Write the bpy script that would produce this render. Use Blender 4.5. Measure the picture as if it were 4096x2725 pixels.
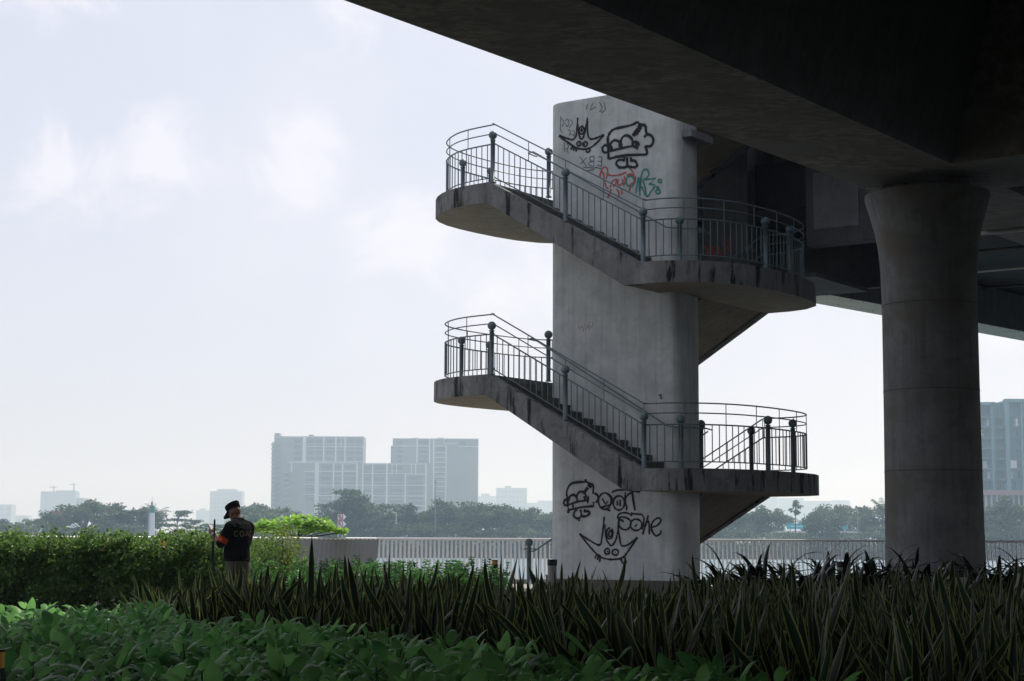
import bpy, math, random
import numpy as np
from mathutils import Vector, Matrix, noise
from math import sin, cos, pi, radians

for o in list(bpy.data.objects):
    bpy.data.objects.remove(o)
SC = bpy.context.scene
COL = SC.collection

# ------------------------------------------------------------ camera, sky, sun, exposure
F_PX, TH, ROLL, CAM_H = 7009.4, 0.113178, 0.004224, 1.2
CX, CY = 2048.0, 1362.5
cam_d = bpy.data.cameras.new('camera')
cam = bpy.data.objects.new('camera', cam_d)
COL.objects.link(cam)
cam_d.sensor_width = 36.0
cam_d.lens = F_PX / 4096.0 * 36.0
cam_d.clip_start = 0.1
cam_d.clip_end = 20000.0
cam.location = (0, 0, CAM_H)
cam.rotation_mode = 'QUATERNION'
cam.rotation_quaternion = (Matrix.Rotation(pi / 2 + TH, 3, 'X') @ Matrix.Rotation(ROLL, 3, 'Z')).to_quaternion()
SC.camera = cam

SUN_EL, SUN_AZ = radians(50), radians(33)      # azimuth measured from +Y towards +X
world = bpy.data.worlds.new('World')
SC.world = world
world.use_nodes = True
wn, wl = world.node_tree.nodes, world.node_tree.links
wn.clear()
w_out = wn.new('ShaderNodeOutputWorld')
w_bg = wn.new('ShaderNodeBackground')
w_sky = wn.new('ShaderNodeTexSky')
w_sky.sky_type = 'NISHITA'
w_sky.sun_disc = False
w_sky.sun_elevation = SUN_EL
w_sky.sun_rotation = SUN_AZ
w_sky.air_density = 1.0
w_sky.dust_density = 2.5
w_bg.inputs['Strength'].default_value = 0.11
# thin bright cloud veil with soft cumulus patches, laid out by direction
tc = wn.new('ShaderNodeTexCoord')
def wmath(op, a_, b_=None):
    m_ = wn.new('ShaderNodeMath'); m_.operation = op
    for k_, q_ in enumerate((a_, b_)):
        if q_ is None: continue
        if hasattr(q_, 'links'): wl.new(q_, m_.inputs[k_])
        else: m_.inputs[k_].default_value = q_
    return m_.outputs[0]
def wnoise(sc, det, rough=.5, dist=0.):
    n_ = wn.new('ShaderNodeTexNoise'); n_.inputs['Scale'].default_value = sc; n_.inputs['Detail'].default_value = det
    n_.inputs['Roughness'].default_value = rough; n_.inputs['Distortion'].default_value = dist
    wl.new(tc.outputs['Generated'], n_.inputs['Vector']); return n_.outputs['Fac']
puff = wmath('MULTIPLY', wmath('SUBTRACT', wnoise(22., 8, .62, .5), .5), 3.6)
# cumulus patches: (x, z) direction with y near 1, half width, half height
mask = None
for cx_, cz_, a_, b_ in ((-.262, .208, .030, .026), (-.203, .215, .048, .032), (-.128, .216, .028, .026), (-.095, .330, .042, .036), (-.275, .325, .035, .030), (-.060, .175, .035, .020), (.015, .150, .06, .035), (.285, .125, .05, .02), (.16, .30, .05, .03), (-.45, .25, .08, .04), (.5, .3, .1, .05), (-.7, .35, .12, .06)):
    cv = Vector((cx_, 1, cz_)).normalized()
    v_ = wn.new('ShaderNodeVectorMath'); v_.operation = 'SUBTRACT'; wl.new(tc.outputs['Generated'], v_.inputs[0]); v_.inputs[1].default_value = cv
    g_ = wn.new('ShaderNodeVectorMath'); g_.operation = 'MULTIPLY'; wl.new(v_.outputs[0], g_.inputs[0]); g_.inputs[1].default_value = (1 / a_, 1 / a_, 1 / b_)
    l_ = wn.new('ShaderNodeVectorMath'); l_.operation = 'LENGTH'; wl.new(g_.outputs[0], l_.inputs[0])
    f_ = wmath('SUBTRACT', 1.25, l_.outputs['Value'])
    mask = f_ if mask is None else wmath('MAXIMUM', mask, f_)
r1 = wn.new('ShaderNodeValToRGB')
r1.color_ramp.elements[0].position = 0.0
r1.color_ramp.elements[1].position = 1.0
r1.color_ramp.interpolation = 'EASE'
wl.new(wmath('MULTIPLY', wmath('ADD', mask, puff), .8), r1.inputs['Fac'])
soft = wn.new('ShaderNodeValToRGB')
soft.color_ramp.elements[0].position = 0.42
soft.color_ramp.elements[1].position = 0.62
wl.new(wnoise(4.5, 4, .5), soft.inputs['Fac'])
veil = wn.new('ShaderNodeMix'); veil.data_type = 'RGBA'
veil.inputs[0].default_value = 0.80
vc = wn.new('ShaderNodeMix'); vc.data_type = 'RGBA'
vc.inputs[6].default_value = (6.4, 6.5, 7.55, 1)
vc.inputs[7].default_value = (7.0, 6.95, 7.75, 1)
wl.new(soft.outputs['Color'], vc.inputs[0])
wl.new(vc.outputs[2], veil.inputs[7])
wl.new(w_sky.outputs['Color'], veil.inputs[6])
cl = wn.new('ShaderNodeMix'); cl.data_type = 'RGBA'
cl.inputs[7].default_value = (7.9, 7.75, 8.3, 1)
wl.new(wmath('MULTIPLY', r1.outputs['Color'], .75), cl.inputs[0])
wl.new(veil.outputs[2], cl.inputs[6])
wl.new(cl.outputs[2], w_bg.inputs['Color'])
wl.new(w_bg.outputs[0], w_out.inputs['Surface'])

sun_d = bpy.data.lights.new('sun', 'SUN')
sun_d.energy = 4.6
sun_d.angle = radians(0.6)
sun_d.color = (1.0, 0.93, 0.82)
sun = bpy.data.objects.new('sun', sun_d)
COL.objects.link(sun)
sdir = Vector((sin(SUN_AZ) * cos(SUN_EL), cos(SUN_AZ) * cos(SUN_EL), sin(SUN_EL)))
sun.rotation_mode = 'QUATERNION'
sun.rotation_quaternion = sdir.to_track_quat('Z', 'Y')
sun.location = sdir * 200

SC.view_settings.view_transform = 'Standard'
SC.view_settings.look = 'None'
SC.view_settings.exposure = 0.12
SC.view_settings.gamma = 1.0
SC.render.engine = 'CYCLES'
cy = SC.cycles
cy.use_denoising = True
cy.max_bounces = 6
cy.diffuse_bounces = 3
cy.glossy_bounces = 2
cy.transmission_bounces = 3
cy.transparent_max_bounces = 6
cy.volume_bounces = 1
cy.sample_clamp_indirect = 4.0

# ------------------------------------------------------------ measuring helpers
def ray(px, py):
    X, Y = px - CX, py - CY
    c, s = cos(ROLL), sin(ROLL)
    X, Y = X * c + Y * s, -X * s + Y * c
    up, x = -Y / F_PX, X / F_PX
    return Vector((x, cos(TH) - up * sin(TH), sin(TH) + up * cos(TH)))
O = Vector((0, 0, CAM_H))
def atz(px, py, z):
    r = ray(px, py); return O + r * ((z - CAM_H) / r.z)
def aty(px, py, y):
    r = ray(px, py); return O + r * (y / r.y)
PSI = 0.60608
L0 = Vector((-0.530, 39.082, 0))
UV_ = Vector((cos(PSI), -sin(PSI), 0))
NV_ = Vector((sin(PSI), cos(PSI), 0))
def W(u, n, z):
    return L0 + UV_ * u + NV_ * n + Vector((0, 0, z))
def atn(px, py, n):
    r = ray(px, py)
    return O + r * ((n + L0.dot(NV_)) / r.dot(NV_))

# ------------------------------------------------------------ object helpers
def tag(o, label=None, cat=None, group=None, kind=None):
    if label: o['label'] = label
    if cat: o['category'] = cat
    if group: o['group'] = group
    if kind: o['kind'] = kind
    return o
def empty(name, loc, label, cat, group=None):
    o = bpy.data.objects.new(name, None)
    COL.objects.link(o)
    o.location = loc
    o.empty_display_size = 0.2
    return tag(o, label, cat, group)
def wloc(o):
    v = Vector((0, 0, 0))
    while o is not None:
        v += o.location
        o = o.parent
    return v
class MB:
    """collects faces, in world coordinates unless local"""
    def __init__(s):
        s.v, s.f, s.m, s.sm = [], [], [], []
    def add(s, vs, fs, mi=0, smooth=False):
        b = len(s.v)
        s.v += [tuple(v) for v in vs]
        for f in fs:
            s.f.append(tuple(b + i for i in f)); s.m.append(mi); s.sm.append(smooth)
    def hexa(s, p, mi=0):   # 8 points: bottom 4 ccw, top 4 ccw
        s.add(p, [(3, 2, 1, 0), (4, 5, 6, 7), (0, 1, 5, 4), (1, 2, 6, 5), (2, 3, 7, 6), (3, 0, 4, 7)], mi)
    def box(s, x0, x1, y0, y1, z0, z1, mi=0, fn=None):
        fn = fn or (lambda a, b, c: (a, b, c))
        s.hexa([fn(x0, y0, z0), fn(x1, y0, z0), fn(x1, y1, z0), fn(x0, y1, z0),
                fn(x0, y0, z1), fn(x1, y0, z1), fn(x1, y1, z1), fn(x0, y1, z1)], mi)
    def prism(s, outline, z0, z1, mi=0, fn=None, smooth=False):
        fn = fn or (lambda a, b, c: (a, b, c))
        n = len(outline)
        b = [fn(x, y, z0) for x, y in outline]; t = [fn(x, y, z1) for x, y in outline]
        s.add(b + t, [(i, (i + 1) % n, (i + 1) % n + n, i + n) for i in range(n)], mi, smooth)
        s.add(b, [tuple(range(n))[::-1]], mi)
        s.add(t, [tuple(range(n))], mi)
    def tube(s, pts, r, k=6, mi=0, closed=False, caps=True):
        pts = [Vector(p) for p in pts]
        n = len(pts)
        rr = r if isinstance(r, (list, tuple)) else [r] * n
        vs = []; up = Vector((0, 0, 1))
        prev = None
        for i in range(n):
            a = pts[max(i - 1, 0)]; b = pts[min(i + 1, n - 1)]
            t = (b - a)
            t = t.normalized() if t.length > 1e-9 else Vector((0, 0, 1))
            if prev is None:
                x = t.orthogonal().normalized() if abs(t.z) > .99 else t.cross(up).normalized()
            else:
                x = (prev - t * prev.dot(t))
                x = x.normalized() if x.length > 1e-6 else t.orthogonal().normalized()
            prev = x
            y = t.cross(x)
            for j in range(k):
                a_ = 2 * pi * j / k
                vs.append(pts[i] + (x * cos(a_) + y * sin(a_)) * rr[i])
        fs = [(i * k + j, i * k + (j + 1) % k, (i + 1) * k + (j + 1) % k, (i + 1) * k + j) for i in range(n - 1) for j in range(k)]
        s.add(vs, fs, mi, True)
        if caps:
            s.add(vs[:k], [tuple(range(k))[::-1]], mi); s.add(vs[-k:], [tuple(range(k))], mi)
    def lathe(s, c, prof, k=24, mi=0, cap=True):
        c = Vector(c); vs = []
        for r, z in prof:
            for j in range(k):
                a = 2 * pi * j / k
                vs.append(c + Vector((r * cos(a), r * sin(a), z)))
        n = len(prof)
        s.add(vs, [(i * k + j, i * k + (j + 1) % k, (i + 1) * k + (j + 1) % k, (i + 1) * k + j) for i in range(n - 1) for j in range(k)], mi, True)
        if cap:
            s.add(vs[:k], [tuple(range(k))[::-1]], mi); s.add(vs[-k:], [tuple(range(k))], mi)
    def ball(s, c, r, k=14, mi=0, sc=(1, 1, 1), rot=None):
        c = Vector(c); h = k // 2 + 1; vs = []
        for i in range(1, h):
            a = pi * i / h
            for j in range(k):
                b = 2 * pi * j / k
                v = Vector((sin(a) * cos(b) * sc[0], sin(a) * sin(b) * sc[1], cos(a) * sc[2])) * r
                if rot: v = rot @ v
                vs.append(c + v)
        top = Vector((0, 0, r * sc[2])); bot = -top
        if rot: top, bot = rot @ top, rot @ bot
        m = len(vs); vs += [c + top, c + bot]
        fs = [(i * k + j, (i + 1) * k + j, (i + 1) * k + (j + 1) % k, i * k + (j + 1) % k) for i in range(h - 2) for j in range(k)]
        fs += [(m, j, (j + 1) % k) for j in range(k)]
        fs += [((h - 2) * k + j, m + 1, (h - 2) * k + (j + 1) % k) for j in range(k)]
        s.add(vs, fs, mi, True)
    def mesh(s, name, mats, off=None):
        me = bpy.data.meshes.new(name)
        off = off or Vector((0, 0, 0))
        me.from_pydata([(v[0] - off.x, v[1] - off.y, v[2] - off.z) for v in s.v], [], s.f)
        for m in (mats if isinstance(mats, (list, tuple)) else [mats]):
            me.materials.append(m)
        me.polygons.foreach_set('material_index', s.m)
        me.polygons.foreach_set('use_smooth', s.sm)
        me.update()
        return me
    def build(s, name, mats, parent=None, local=False):
        off = Vector((0, 0, 0)) if (local or parent is None) else wloc(parent)
        if parent is None and not local and s.v:      # origin at the base of the thing
            a = np.array(s.v); off = Vector(((a[:, 0].min() + a[:, 0].max()) / 2, (a[:, 1].min() + a[:, 1].max()) / 2, a[:, 2].min()))
        me = s.mesh(name, mats, off)
        o = bpy.data.objects.new(name, me)
        COL.objects.link(o)
        if parent is not None: o.parent = parent
        elif not local: o.location = off
        return o
def copy_tree(o, parent=None):
    c = o.copy(); COL.objects.link(c)
    if parent is not None:
        c.parent = parent
    for ch in list(o.children):
        copy_tree(ch, c)
    return c

# ------------------------------------------------------------ materials
def mat(name, col, rough=.8, metal=0., spec=.3):
    m = bpy.data.materials.new(name); m.use_nodes = True
    b = m.node_tree.nodes['Principled BSDF']
    b.inputs['Base Color'].default_value = (*col, 1)
    b.inputs['Roughness'].default_value = rough
    b.inputs['Metallic'].default_value = metal
    b.inputs['Specular IOR Level'].default_value = spec
    return m
def _mix(nt, fac, a, b):
    x = nt.nodes.new('ShaderNodeMix'); x.data_type = 'RGBA'
    if hasattr(fac, 'links'): nt.links.new(fac, x.inputs[0])
    else: x.inputs[0].default_value = fac
    for k, q in ((6, a), (7, b)):
        if hasattr(q, 'links'): nt.links.new(q, x.inputs[k])
        else: x.inputs[k].default_value = (*q, 1)
    return x.outputs[2]
def _noise(nt, scale, detail=4, vec=None, rough=.55, dist=0.):
    n = nt.nodes.new('ShaderNodeTexNoise')
    n.inputs['Scale'].default_value = scale; n.inputs['Detail'].default_value = detail
    n.inputs['Roughness'].default_value = rough; n.inputs['Distortion'].default_value = dist
    if vec is not None: nt.links.new(vec, n.inputs['Vector'])
    return n.outputs['Fac']
def _ramp(nt, fac, p0, p1, c0=(0, 0, 0), c1=(1, 1, 1)):
    r = nt.nodes.new('ShaderNodeValToRGB'); nt.links.new(fac, r.inputs['Fac'])
    r.color_ramp.elements[0].position = p0; r.color_ramp.elements[1].position = p1
    r.color_ramp.elements[0].color = (*c0, 1); r.color_ramp.elements[1].color = (*c1, 1)
    return r.outputs['Color']
def _map(nt, sc, src='Object', rot=(0, 0, 0)):
    t = nt.nodes.new('ShaderNodeTexCoord'); m = nt.nodes.new('ShaderNodeMapping')
    m.inputs['Scale'].default_value = sc; m.inputs['Rotation'].default_value = rot
    nt.links.new(t.outputs[src], m.inputs['Vector'])
    return m.outputs['Vector']
def concrete(name, base, dark, streak=.5, blotch=.5, drip=None, bump=.15, tint=None, rot=0., sc=1., mottle=.47):
    """concrete with vertical rain streaks, blotches and (optionally) black drip stains"""
    m = mat(name, base, .9, spec=.2); nt = m.node_tree; b = nt.nodes['Principled BSDF']
    v1 = _map(nt, (1.1 * sc, 1.1 * sc, 1.1 * sc))
    v2 = _map(nt, (6 * sc, 6 * sc, .25 * sc))
    c = _mix(nt, _ramp(nt, _noise(nt, 1.3, 6, v1), .35, .75), base, tuple(.5 * x + .5 * y for x, y in zip(base, dark)))
    st = _ramp(nt, _noise(nt, 1.5, 5, v2, .6), .48, .75)
    f = nt.nodes.new('ShaderNodeMath'); f.operation = 'MULTIPLY'; nt.links.new(st, f.inputs[0]); f.inputs[1].default_value = streak
    c = _mix(nt, f.outputs[0], c, dark)
    sp = _ramp(nt, _noise(nt, 14 * sc, 5, v1, .7), .62, .78)
    g = nt.nodes.new('ShaderNodeMath'); g.operation = 'MULTIPLY'; nt.links.new(sp, g.inputs[0]); g.inputs[1].default_value = blotch
    c = _mix(nt, g.outputs[0], c, dark)
    md = _ramp(nt, _noise(nt, 4.2 * sc, 6, _map(nt, (.7, 1.6, 1)), .66, .8), mottle, mottle + .16)
    e = nt.nodes.new('ShaderNodeMath'); e.operation = 'MULTIPLY'; nt.links.new(md, e.inputs[0]); e.inputs[1].default_value = blotch * .7
    c = _mix(nt, e.outputs[0], c, dark)
    if tint:
        c = _mix(nt, _ramp(nt, _noise(nt, .8, 3, v1), .45, .7), c, tint)
    if drip:
        v3 = _map(nt, (3.4, 3.4, .55))
        d = _ramp(nt, _noise(nt, 1.15, 7, v3, .66, .25), drip, drip + .07)
        c = _mix(nt, d, c, (.012, .013, .013))
    nt.links.new(c, b.inputs['Base Color'])
    bp = nt.nodes.new('ShaderNodeBump'); bp.inputs['Strength'].default_value = bump; bp.inputs['Distance'].default_value = .03
    nt.links.new(_noise(nt, 9 * sc, 8, v1, .65), bp.inputs['Height']); nt.links.new(bp.outputs[0], b.inputs['Normal'])
    return m
def leafmat(name, c1, c2, trans=.35, tcol=None, rough=.45, spec=.35, aged=0):
    """leaf: colour varies leaf by leaf and thing by thing; light shines through"""
    m = bpy.data.materials.new(name); m.use_nodes = True; nt = m.node_tree
    b = nt.nodes['Principled BSDF']; out = nt.nodes['Material Output']
    geo = nt.nodes.new('ShaderNodeNewGeometry'); oi = nt.nodes.new('ShaderNodeObjectInfo')
    c = _mix(nt, geo.outputs['Random Per Island'], c1, c2)
    if aged: c = _mix(nt, _ramp(nt, geo.outputs['Random Per Island'], aged, aged + .02), c, (.30, .27, .06))
    h = nt.nodes.new('ShaderNodeHueSaturation'); nt.links.new(c, h.inputs['Color'])
    mr = nt.nodes.new('ShaderNodeMapRange'); nt.links.new(oi.outputs['Random'], mr.inputs[0])
    mr.inputs[3].default_value = .8; mr.inputs[4].default_value = 1.2
    nt.links.new(mr.outputs[0], h.inputs['Value'])
    nt.links.new(h.outputs[0], b.inputs['Base Color'])
    b.inputs['Roughness'].default_value = rough; b.inputs['Specular IOR Level'].default_value = spec
    t = nt.nodes.new('ShaderNodeBsdfTranslucent')
    if tcol: t.inputs['Color'].default_value = (*tcol, 1)
    else: nt.links.new(h.outputs[0], t.inputs['Color'])
    mx = nt.nodes.new('ShaderNodeMixShader'); mx.inputs[0].default_value = trans
    nt.links.new(b.outputs[0], mx.inputs[1]); nt.links.new(t.outputs[0], mx.inputs[2])
    nt.links.new(mx.outputs[0], out.inputs['Surface'])
    return m

M = {}
M['shaft'] = concrete('painted_concrete', (.54, .575, .56), (.22, .245, .245), .42, .3, bump=.1)
M['landing'] = concrete('weathered_concrete', (.19, .20, .20), (.06, .06, .06), .6, .7, drip=.54, bump=.4, tint=(.15, .148, .14))
M['under'] = concrete('underside_concrete', (.27, .235, .175), (.12, .105, .08), .3, .6, bump=.3)
M['tread'] = concrete('stair_treads', (.15, .145, .14), (.06, .06, .06), .4, .6, bump=.3)
M['soffit'] = concrete('bridge_soffit', (.34, .32, .285), (.10, .10, .098), .2, .9, bump=.9, tint=(.20, .20, .195), sc=1.0, mottle=.41)
M['bridge'] = concrete('bridge_concrete', (.19, .205, .21), (.09, .095, .10), .5, .5, bump=.3)
M['girder'] = concrete('edge_girder_concrete', (.22, .225, .24), (.10, .10, .11), .35, .4, bump=.2)
M['pier'] = concrete('pier_concrete', (.185, .20, .19), (.06, .065, .07), .55, .45, bump=.25, tint=(.12, .108, .09))
M['plinth'] = concrete('plinth_stone', (.12, .11, .10), (.05, .05, .05), .3, .5)
M['rail'] = mat('teal_painted_steel', (.085, .125, .14), .5, .0, .5)
M['spray_black'] = mat('black_spray_paint', (.012, .012, .014), .7)
M['spray_red'] = mat('red_spray_paint', (.42, .07, .07), .7)
M['spray_green'] = mat('green_spray_paint', (.03, .22, .16), .7)
M['marker'] = mat('grey_marker', (.11, .12, .13), .8)
M['fence'] = mat('pale_painted_steel', (.52, .55, .58), .4, .0, .5)
M['fence_shaded'] = mat('shaded_painted_steel', (.22, .235, .25), .5, .0, .4)  # darker copy of the fence steel, shade of the unlit run put in
M['fence_rail'] = mat('polished_rail', (.70, .72, .74), .3, .0, .6)
M['black'] = mat('black_plastic', (.012, .012, .013), .5)
M['white'] = mat('pale_diffuser', (.30, .30, .28), .5)
M['amber'] = mat('amber_lens', (.62, .30, .05), .4)

def soil(name, c1, c2, sc):
    m = mat(name, c1, 1.0, spec=.1); nt = m.node_tree; b = nt.nodes['Principled BSDF']
    v = _map(nt, (1, 1, 1)); nt.links.new(_mix(nt, _noise(nt, sc, 8, v, .65), c1, c2), b.inputs['Base Color'])
    return m
M['ground'] = soil('dark_soil', (.018, .016, .012), (.045, .038, .026), 3.)
M['turf'] = soil('bank_turf', (.035, .055, .02), (.07, .10, .04), .15)
M['paving'] = concrete('pale_paving', (.36, .345, .32), (.24, .22, .2), .1, .3, bump=.1)
mw = mat('river_water', (.13, .20, .235), .5, spec=.10); nt = mw.node_tree
bp = nt.nodes.new('ShaderNodeBump'); bp.inputs['Strength'].default_value = .25; bp.inputs['Distance'].default_value = .1
nt.links.new(_noise(nt, 1.1, 5, _map(nt, (.5, 2.2, 1)), .6), bp.inputs['Height']); nt.links.new(bp.outputs[0], nt.nodes['Principled BSDF'].inputs['Normal'])
M['water'] = mw

# ============================================================ THE SETTING
rng = random.Random(7)
def struct(name, mb, m):
    o = mb.build(name, m, local=True); o['kind'] = 'structure'; return o
# one sheet of ground with the river bed let into it
ys = [-400, -60, 0, 20, 40, 49.9, 50.0, 52, 80, 396, 402, 420, 600, 1500, 7000]
def gz(y): return 0. if y <= 49.9 else (-4.5 if 50 <= y <= 400 else (-1.0 if y < 410 else -.6))
g = MB(); xs = [-6000, -1500, -300, -60, -20, 0, 20, 60, 300, 1500, 6000]
vs = [(x, y, gz(y)) for y in ys for x in xs]; nx = len(xs)
g.add(vs, [(j * nx + i, j * nx + i + 1, (j + 1) * nx + i + 1, (j + 1) * nx + i) for j in range(len(ys) - 1) for i in range(nx - 1)])
go = g.build('ground', [M['ground'], M['turf']], local=True); go['kind'] = 'structure'
for p in go.data.polygons:
    if p.center.y > 400: p.material_index = 1
g = MB(); g.add([(-6000, 49.95, -3.0), (6000, 49.95, -3.0), (6000, 401, -3.0), (-6000, 401, -3.0)], [(0, 1, 2, 3)])
struct('river_water', g, M['water'])
g = MB(); g.box(-60, 60, 31.5, 49.6, -.2, .03); struct('riverside_path', g, M['paving'])

# ============================================================ STAIR TOWER
Z_L1, HT, DR, RUN = 9.2608, 4.378, 2.189, 3.95
ZR1, ZL2, ZR2, ZR0 = Z_L1 - DR, Z_L1 - HT, Z_L1 - HT - DR, Z_L1 + DR
TK = 0.46            # slab thickness
NB = 2.75            # inner edge of the rear flights
tower = empty('stair_tower', W(2.2, 2.2, 0), 'tall pale concrete stair tower with curved landings, teal railings and black graffiti', 'stair tower')

def rounded(pts, r, k=6):
    out = []; n = len(pts)
    for i in range(n):
        p = Vector(pts[i]); a = Vector(pts[i - 1]); b = Vector(pts[(i + 1) % n])
        ri = r[i] if isinstance(r, (list, tuple)) else r
        d1 = (a - p).normalized(); d2 = (b - p).normalized()
        ri = min(ri, (a - p).length * .49, (b - p).length * .49)
        p1 = p + d1 * ri; p2 = p + d2 * ri
        for j in range(k + 1):
            t = j / k
            out.append(tuple(p1 * (1 - t) ** 2 + p * 2 * t * (1 - t) + p2 * t * t))
    return out
# shaft
shaft_poly = rounded([(.70, 1.5), (4.02, 1.5), (3.97, 2.45), (3.86, 2.75), (.30, 2.75), (.34, 2.2)], [.34, .32, .3, .25, .25, .4], 7)
s = MB(); s.prism(shaft_poly, .33, 11.28, fn=W, smooth=True)
shaft = s.build('shaft', M['shaft'], tower)
big = rounded([(.62, 1.42), (4.10, 1.42), (4.05, 2.5), (3.9, 2.83), (.22, 2.83), (.26, 2.2)], [.34, .32, .3, .25, .25, .4], 7)
s = MB(); s.prism(big, 0, .33, fn=W, smooth=True); s.build('plinth', M['plinth'], tower)

left_out = [(0, 0), (-.42, .03), (-.85, .09), (-1.28, .22), (-1.68, .45), (-2.02, .72), (-2.3, 1.02), (-2.5, 1.42), (-2.62, 1.9), (-2.66, 2.5),
            (-2.63, 3.2), (-2.56, 3.9), (-2.42, 4.6), (-2.15, 5.2), (-1.7, 5.65), (-1.1, 5.86), (-.5, 5.9), (0, 5.9)]
right_out = [(3.95, 0), (4.45, .02), (4.9, .25), (5.25, .6), (5.55, 1.05), (5.75, 1.6), (5.87, 2.3), (5.92, 3.0), (5.9, 3.8), (5.8, 4.6),
             (5.55, 5.3), (5.1, 5.72), (4.6, 5.88), (3.95, 5.9)]
def landing(outline, z, name='landing'):
    inner = [(outline[-1][0], outline[-1][1])]
    poly = list(outline)
    k = MB(); n = len(poly)
    b = [W(x, y, z - TK) for x, y in poly]; t = [W(x, y, z) for x, y in poly]
    # thin lip on the top edge for a crisp shadow line
    k.add(b + t, [(i, (i + 1) % n, (i + 1) % n + n, i + n) for i in range(n)], 0, True)
    k.add(t, [tuple(range(n))], 2); k.add(b, [tuple(range(n))[::-1]], 1)
    o = k.build(name, [M['landing'], M['under'], M['tread']], tower)
    return o
landing(left_out, Z_L1); landing(right_out, ZR1); landing(left_out, ZL2); landing(right_out, ZR2)

def flight(z_hi, z_lo, u_hi, u_lo, n0, n1, steps=13, curb_n=None):
    """sloped slab, sawn treads and a raised kerb along the outer edge curb_n=(n_a,n_b)"""
    k = MB(); du = (u_lo - u_hi) / steps; dz = (z_hi - z_lo) / steps
    sg = 1 if u_lo > u_hi else -1
    # side profile of the kerb (a band), butting against landings
    ca, cb = curb_n
    off = .40 * sg
    prof = [(u_hi, z_hi + .004), (u_lo, z_lo + .004), (u_lo - off * .02, z_lo - TK), (u_lo - off, z_lo - TK + .0), (u_hi - off * .25, z_hi - TK), (u_hi, z_hi - TK)]
    prof = [(u_hi, z_hi), (u_lo, z_lo), (u_lo, z_lo - TK), (u_lo - off, z_lo - TK), (u_hi - off * .2, z_hi - TK), (u_hi - off * .2, z_hi)]
    a = [W(u, ca, z) for u, z in prof]; b = [W(u, cb, z) for u, z in prof]; n = len(prof)
    k.add(a + b, [(i, (i + 1) % n, (i + 1) % n + n, i + n) for i in range(n)], 0)
    k.add(a, [tuple(range(n))[::-1]], 0); k.add(b, [tuple(range(n))], 0)
    # slab below the treads
    lo, hi = (cb, n1) if abs(cb - n1) > abs(cb - n0) else (n0, cb)
    lo, hi = min(lo, hi), max(lo, hi)
    drop = .14
    pr = [(u_hi, z_hi - drop), (u_lo, z_lo - drop), (u_lo, z_lo - TK + .01), (u_lo - off, z_lo - TK + .01), (u_hi, z_hi - TK + .01)]
    a = [W(u, lo, z) for u, z in pr]; b = [W(u, hi, z) for u, z in pr]; n = len(pr)
    k.add(a + b, [(i, (i + 1) % n, (i + 1) % n + n, i + n) for i in range(n)], 1)
    o = k.build('stair_flight', [M['landing'], M['under']], tower)
    t = MB()
    for i in range(steps):
        ua, ub = u_hi + du * i, u_hi + du * (i + 1)
        zt = z_hi - dz * (i + 1) + .02
        u0, u1 = min(ua, ub), max(ua, ub)
        t.box(u0, u1 + .001, lo + .003, hi - .003, zt - .26, zt, fn=W)
        nose = (ub - .03 * sg, ub + .015 * sg)
        t.box(min(nose), max(nose), lo + .01, hi - .01, zt - .035, zt + .004, fn=W)
    t.build('step', M['tread'], o)
    return o
flight(Z_L1, ZR1, 0, RUN, 0, 1.5, curb_n=(0, .26))
flight(ZL2, ZR2, 0, RUN, 0, 1.5, curb_n=(0, .26))
flight(ZR1, ZL2, RUN, 0, NB, 5.9, curb_n=(5.64, 5.9))
flight(ZR0, Z_L1, RUN, 0, NB, 5.9, curb_n=(5.64, 5.9))
flight(ZR2, .03, RUN, -.87, NB, 5.9, 16, curb_n=(5.64, 5.9))
# top landing that links the tower to the bridge deck
k = MB(); k.box(RUN, 8.6, NB, 5.9, 10.98, ZR0, fn=W); k.box(4.03, 4.25, 1.75, NB, 10.12, 10.28, fn=W); k.build('bridge_link', M['bridge'], tower)

# ---- railings
def newel(u, n, z):
    p = W(u, n, z); m = MB()
    m.lathe(p, [(.075, 0), (.075, .02), (.052, .022), (.052, .98), (.066, .985), (.066, 1.0), (.035, 1.005), (.035, 1.03)], 12)
    o = m.build('newel_post', M['rail'], tower)
    b = MB(); b.ball(p + Vector((0, 0, 1.105)), .098, 16)
    b.build('ball_finial', M['rail'], o)
def resample(path, step):
    pts = [Vector(p) for p in path]; L = [0]
    for a, b in zip(pts, pts[1:]): L.append(L[-1] + (b - a).length)
    n = max(1, round(L[-1] / step)); out = []
    for i in range(n + 1):
        s_ = L[-1] * i / n; j = 0
        while j < len(L) - 2 and L[j + 1] < s_: j += 1
        t = (s_ - L[j]) / max(L[j + 1] - L[j], 1e-9)
        out.append(pts[j].lerp(pts[j + 1], t))
    return out
def railing(path, extra=True, step=.172, sup=.95, drop_ends=True):
    """path of (u,n,z) floor points"""
    P_ = [W(*p) for p in path]
    up = lambda pts, h: [p + Vector((0, 0, h)) for p in pts]
    m = MB()
    m.tube(up(P_, .93), .0175, 6)
    root = m.build('railing', M['rail'], tower)
    b = MB()
    b.tube(up(P_, .15), .014, 5)
    for q in resample(P_, step)[1:-1]:
        b.tube([q + Vector((0, 0, .15)), q + Vector((0, 0, .92))], .0115, 5, caps=False)
    b.build('baluster_panel', M['rail'], root)
    if extra:
        t = MB()
        t.tube(up(P_, 1.17), .0145, 5); t.tube(up(P_, 1.38), .0165, 6)
        for q in resample(P_, sup)[(1 if len(P_) > 2 else 0):]:
            t.tube([q + Vector((0, 0, .93)), q + Vector((0, 0, 1.38))], .010, 5, caps=False)
        t.build('upper_handrail', M['rail'], root)
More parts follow.
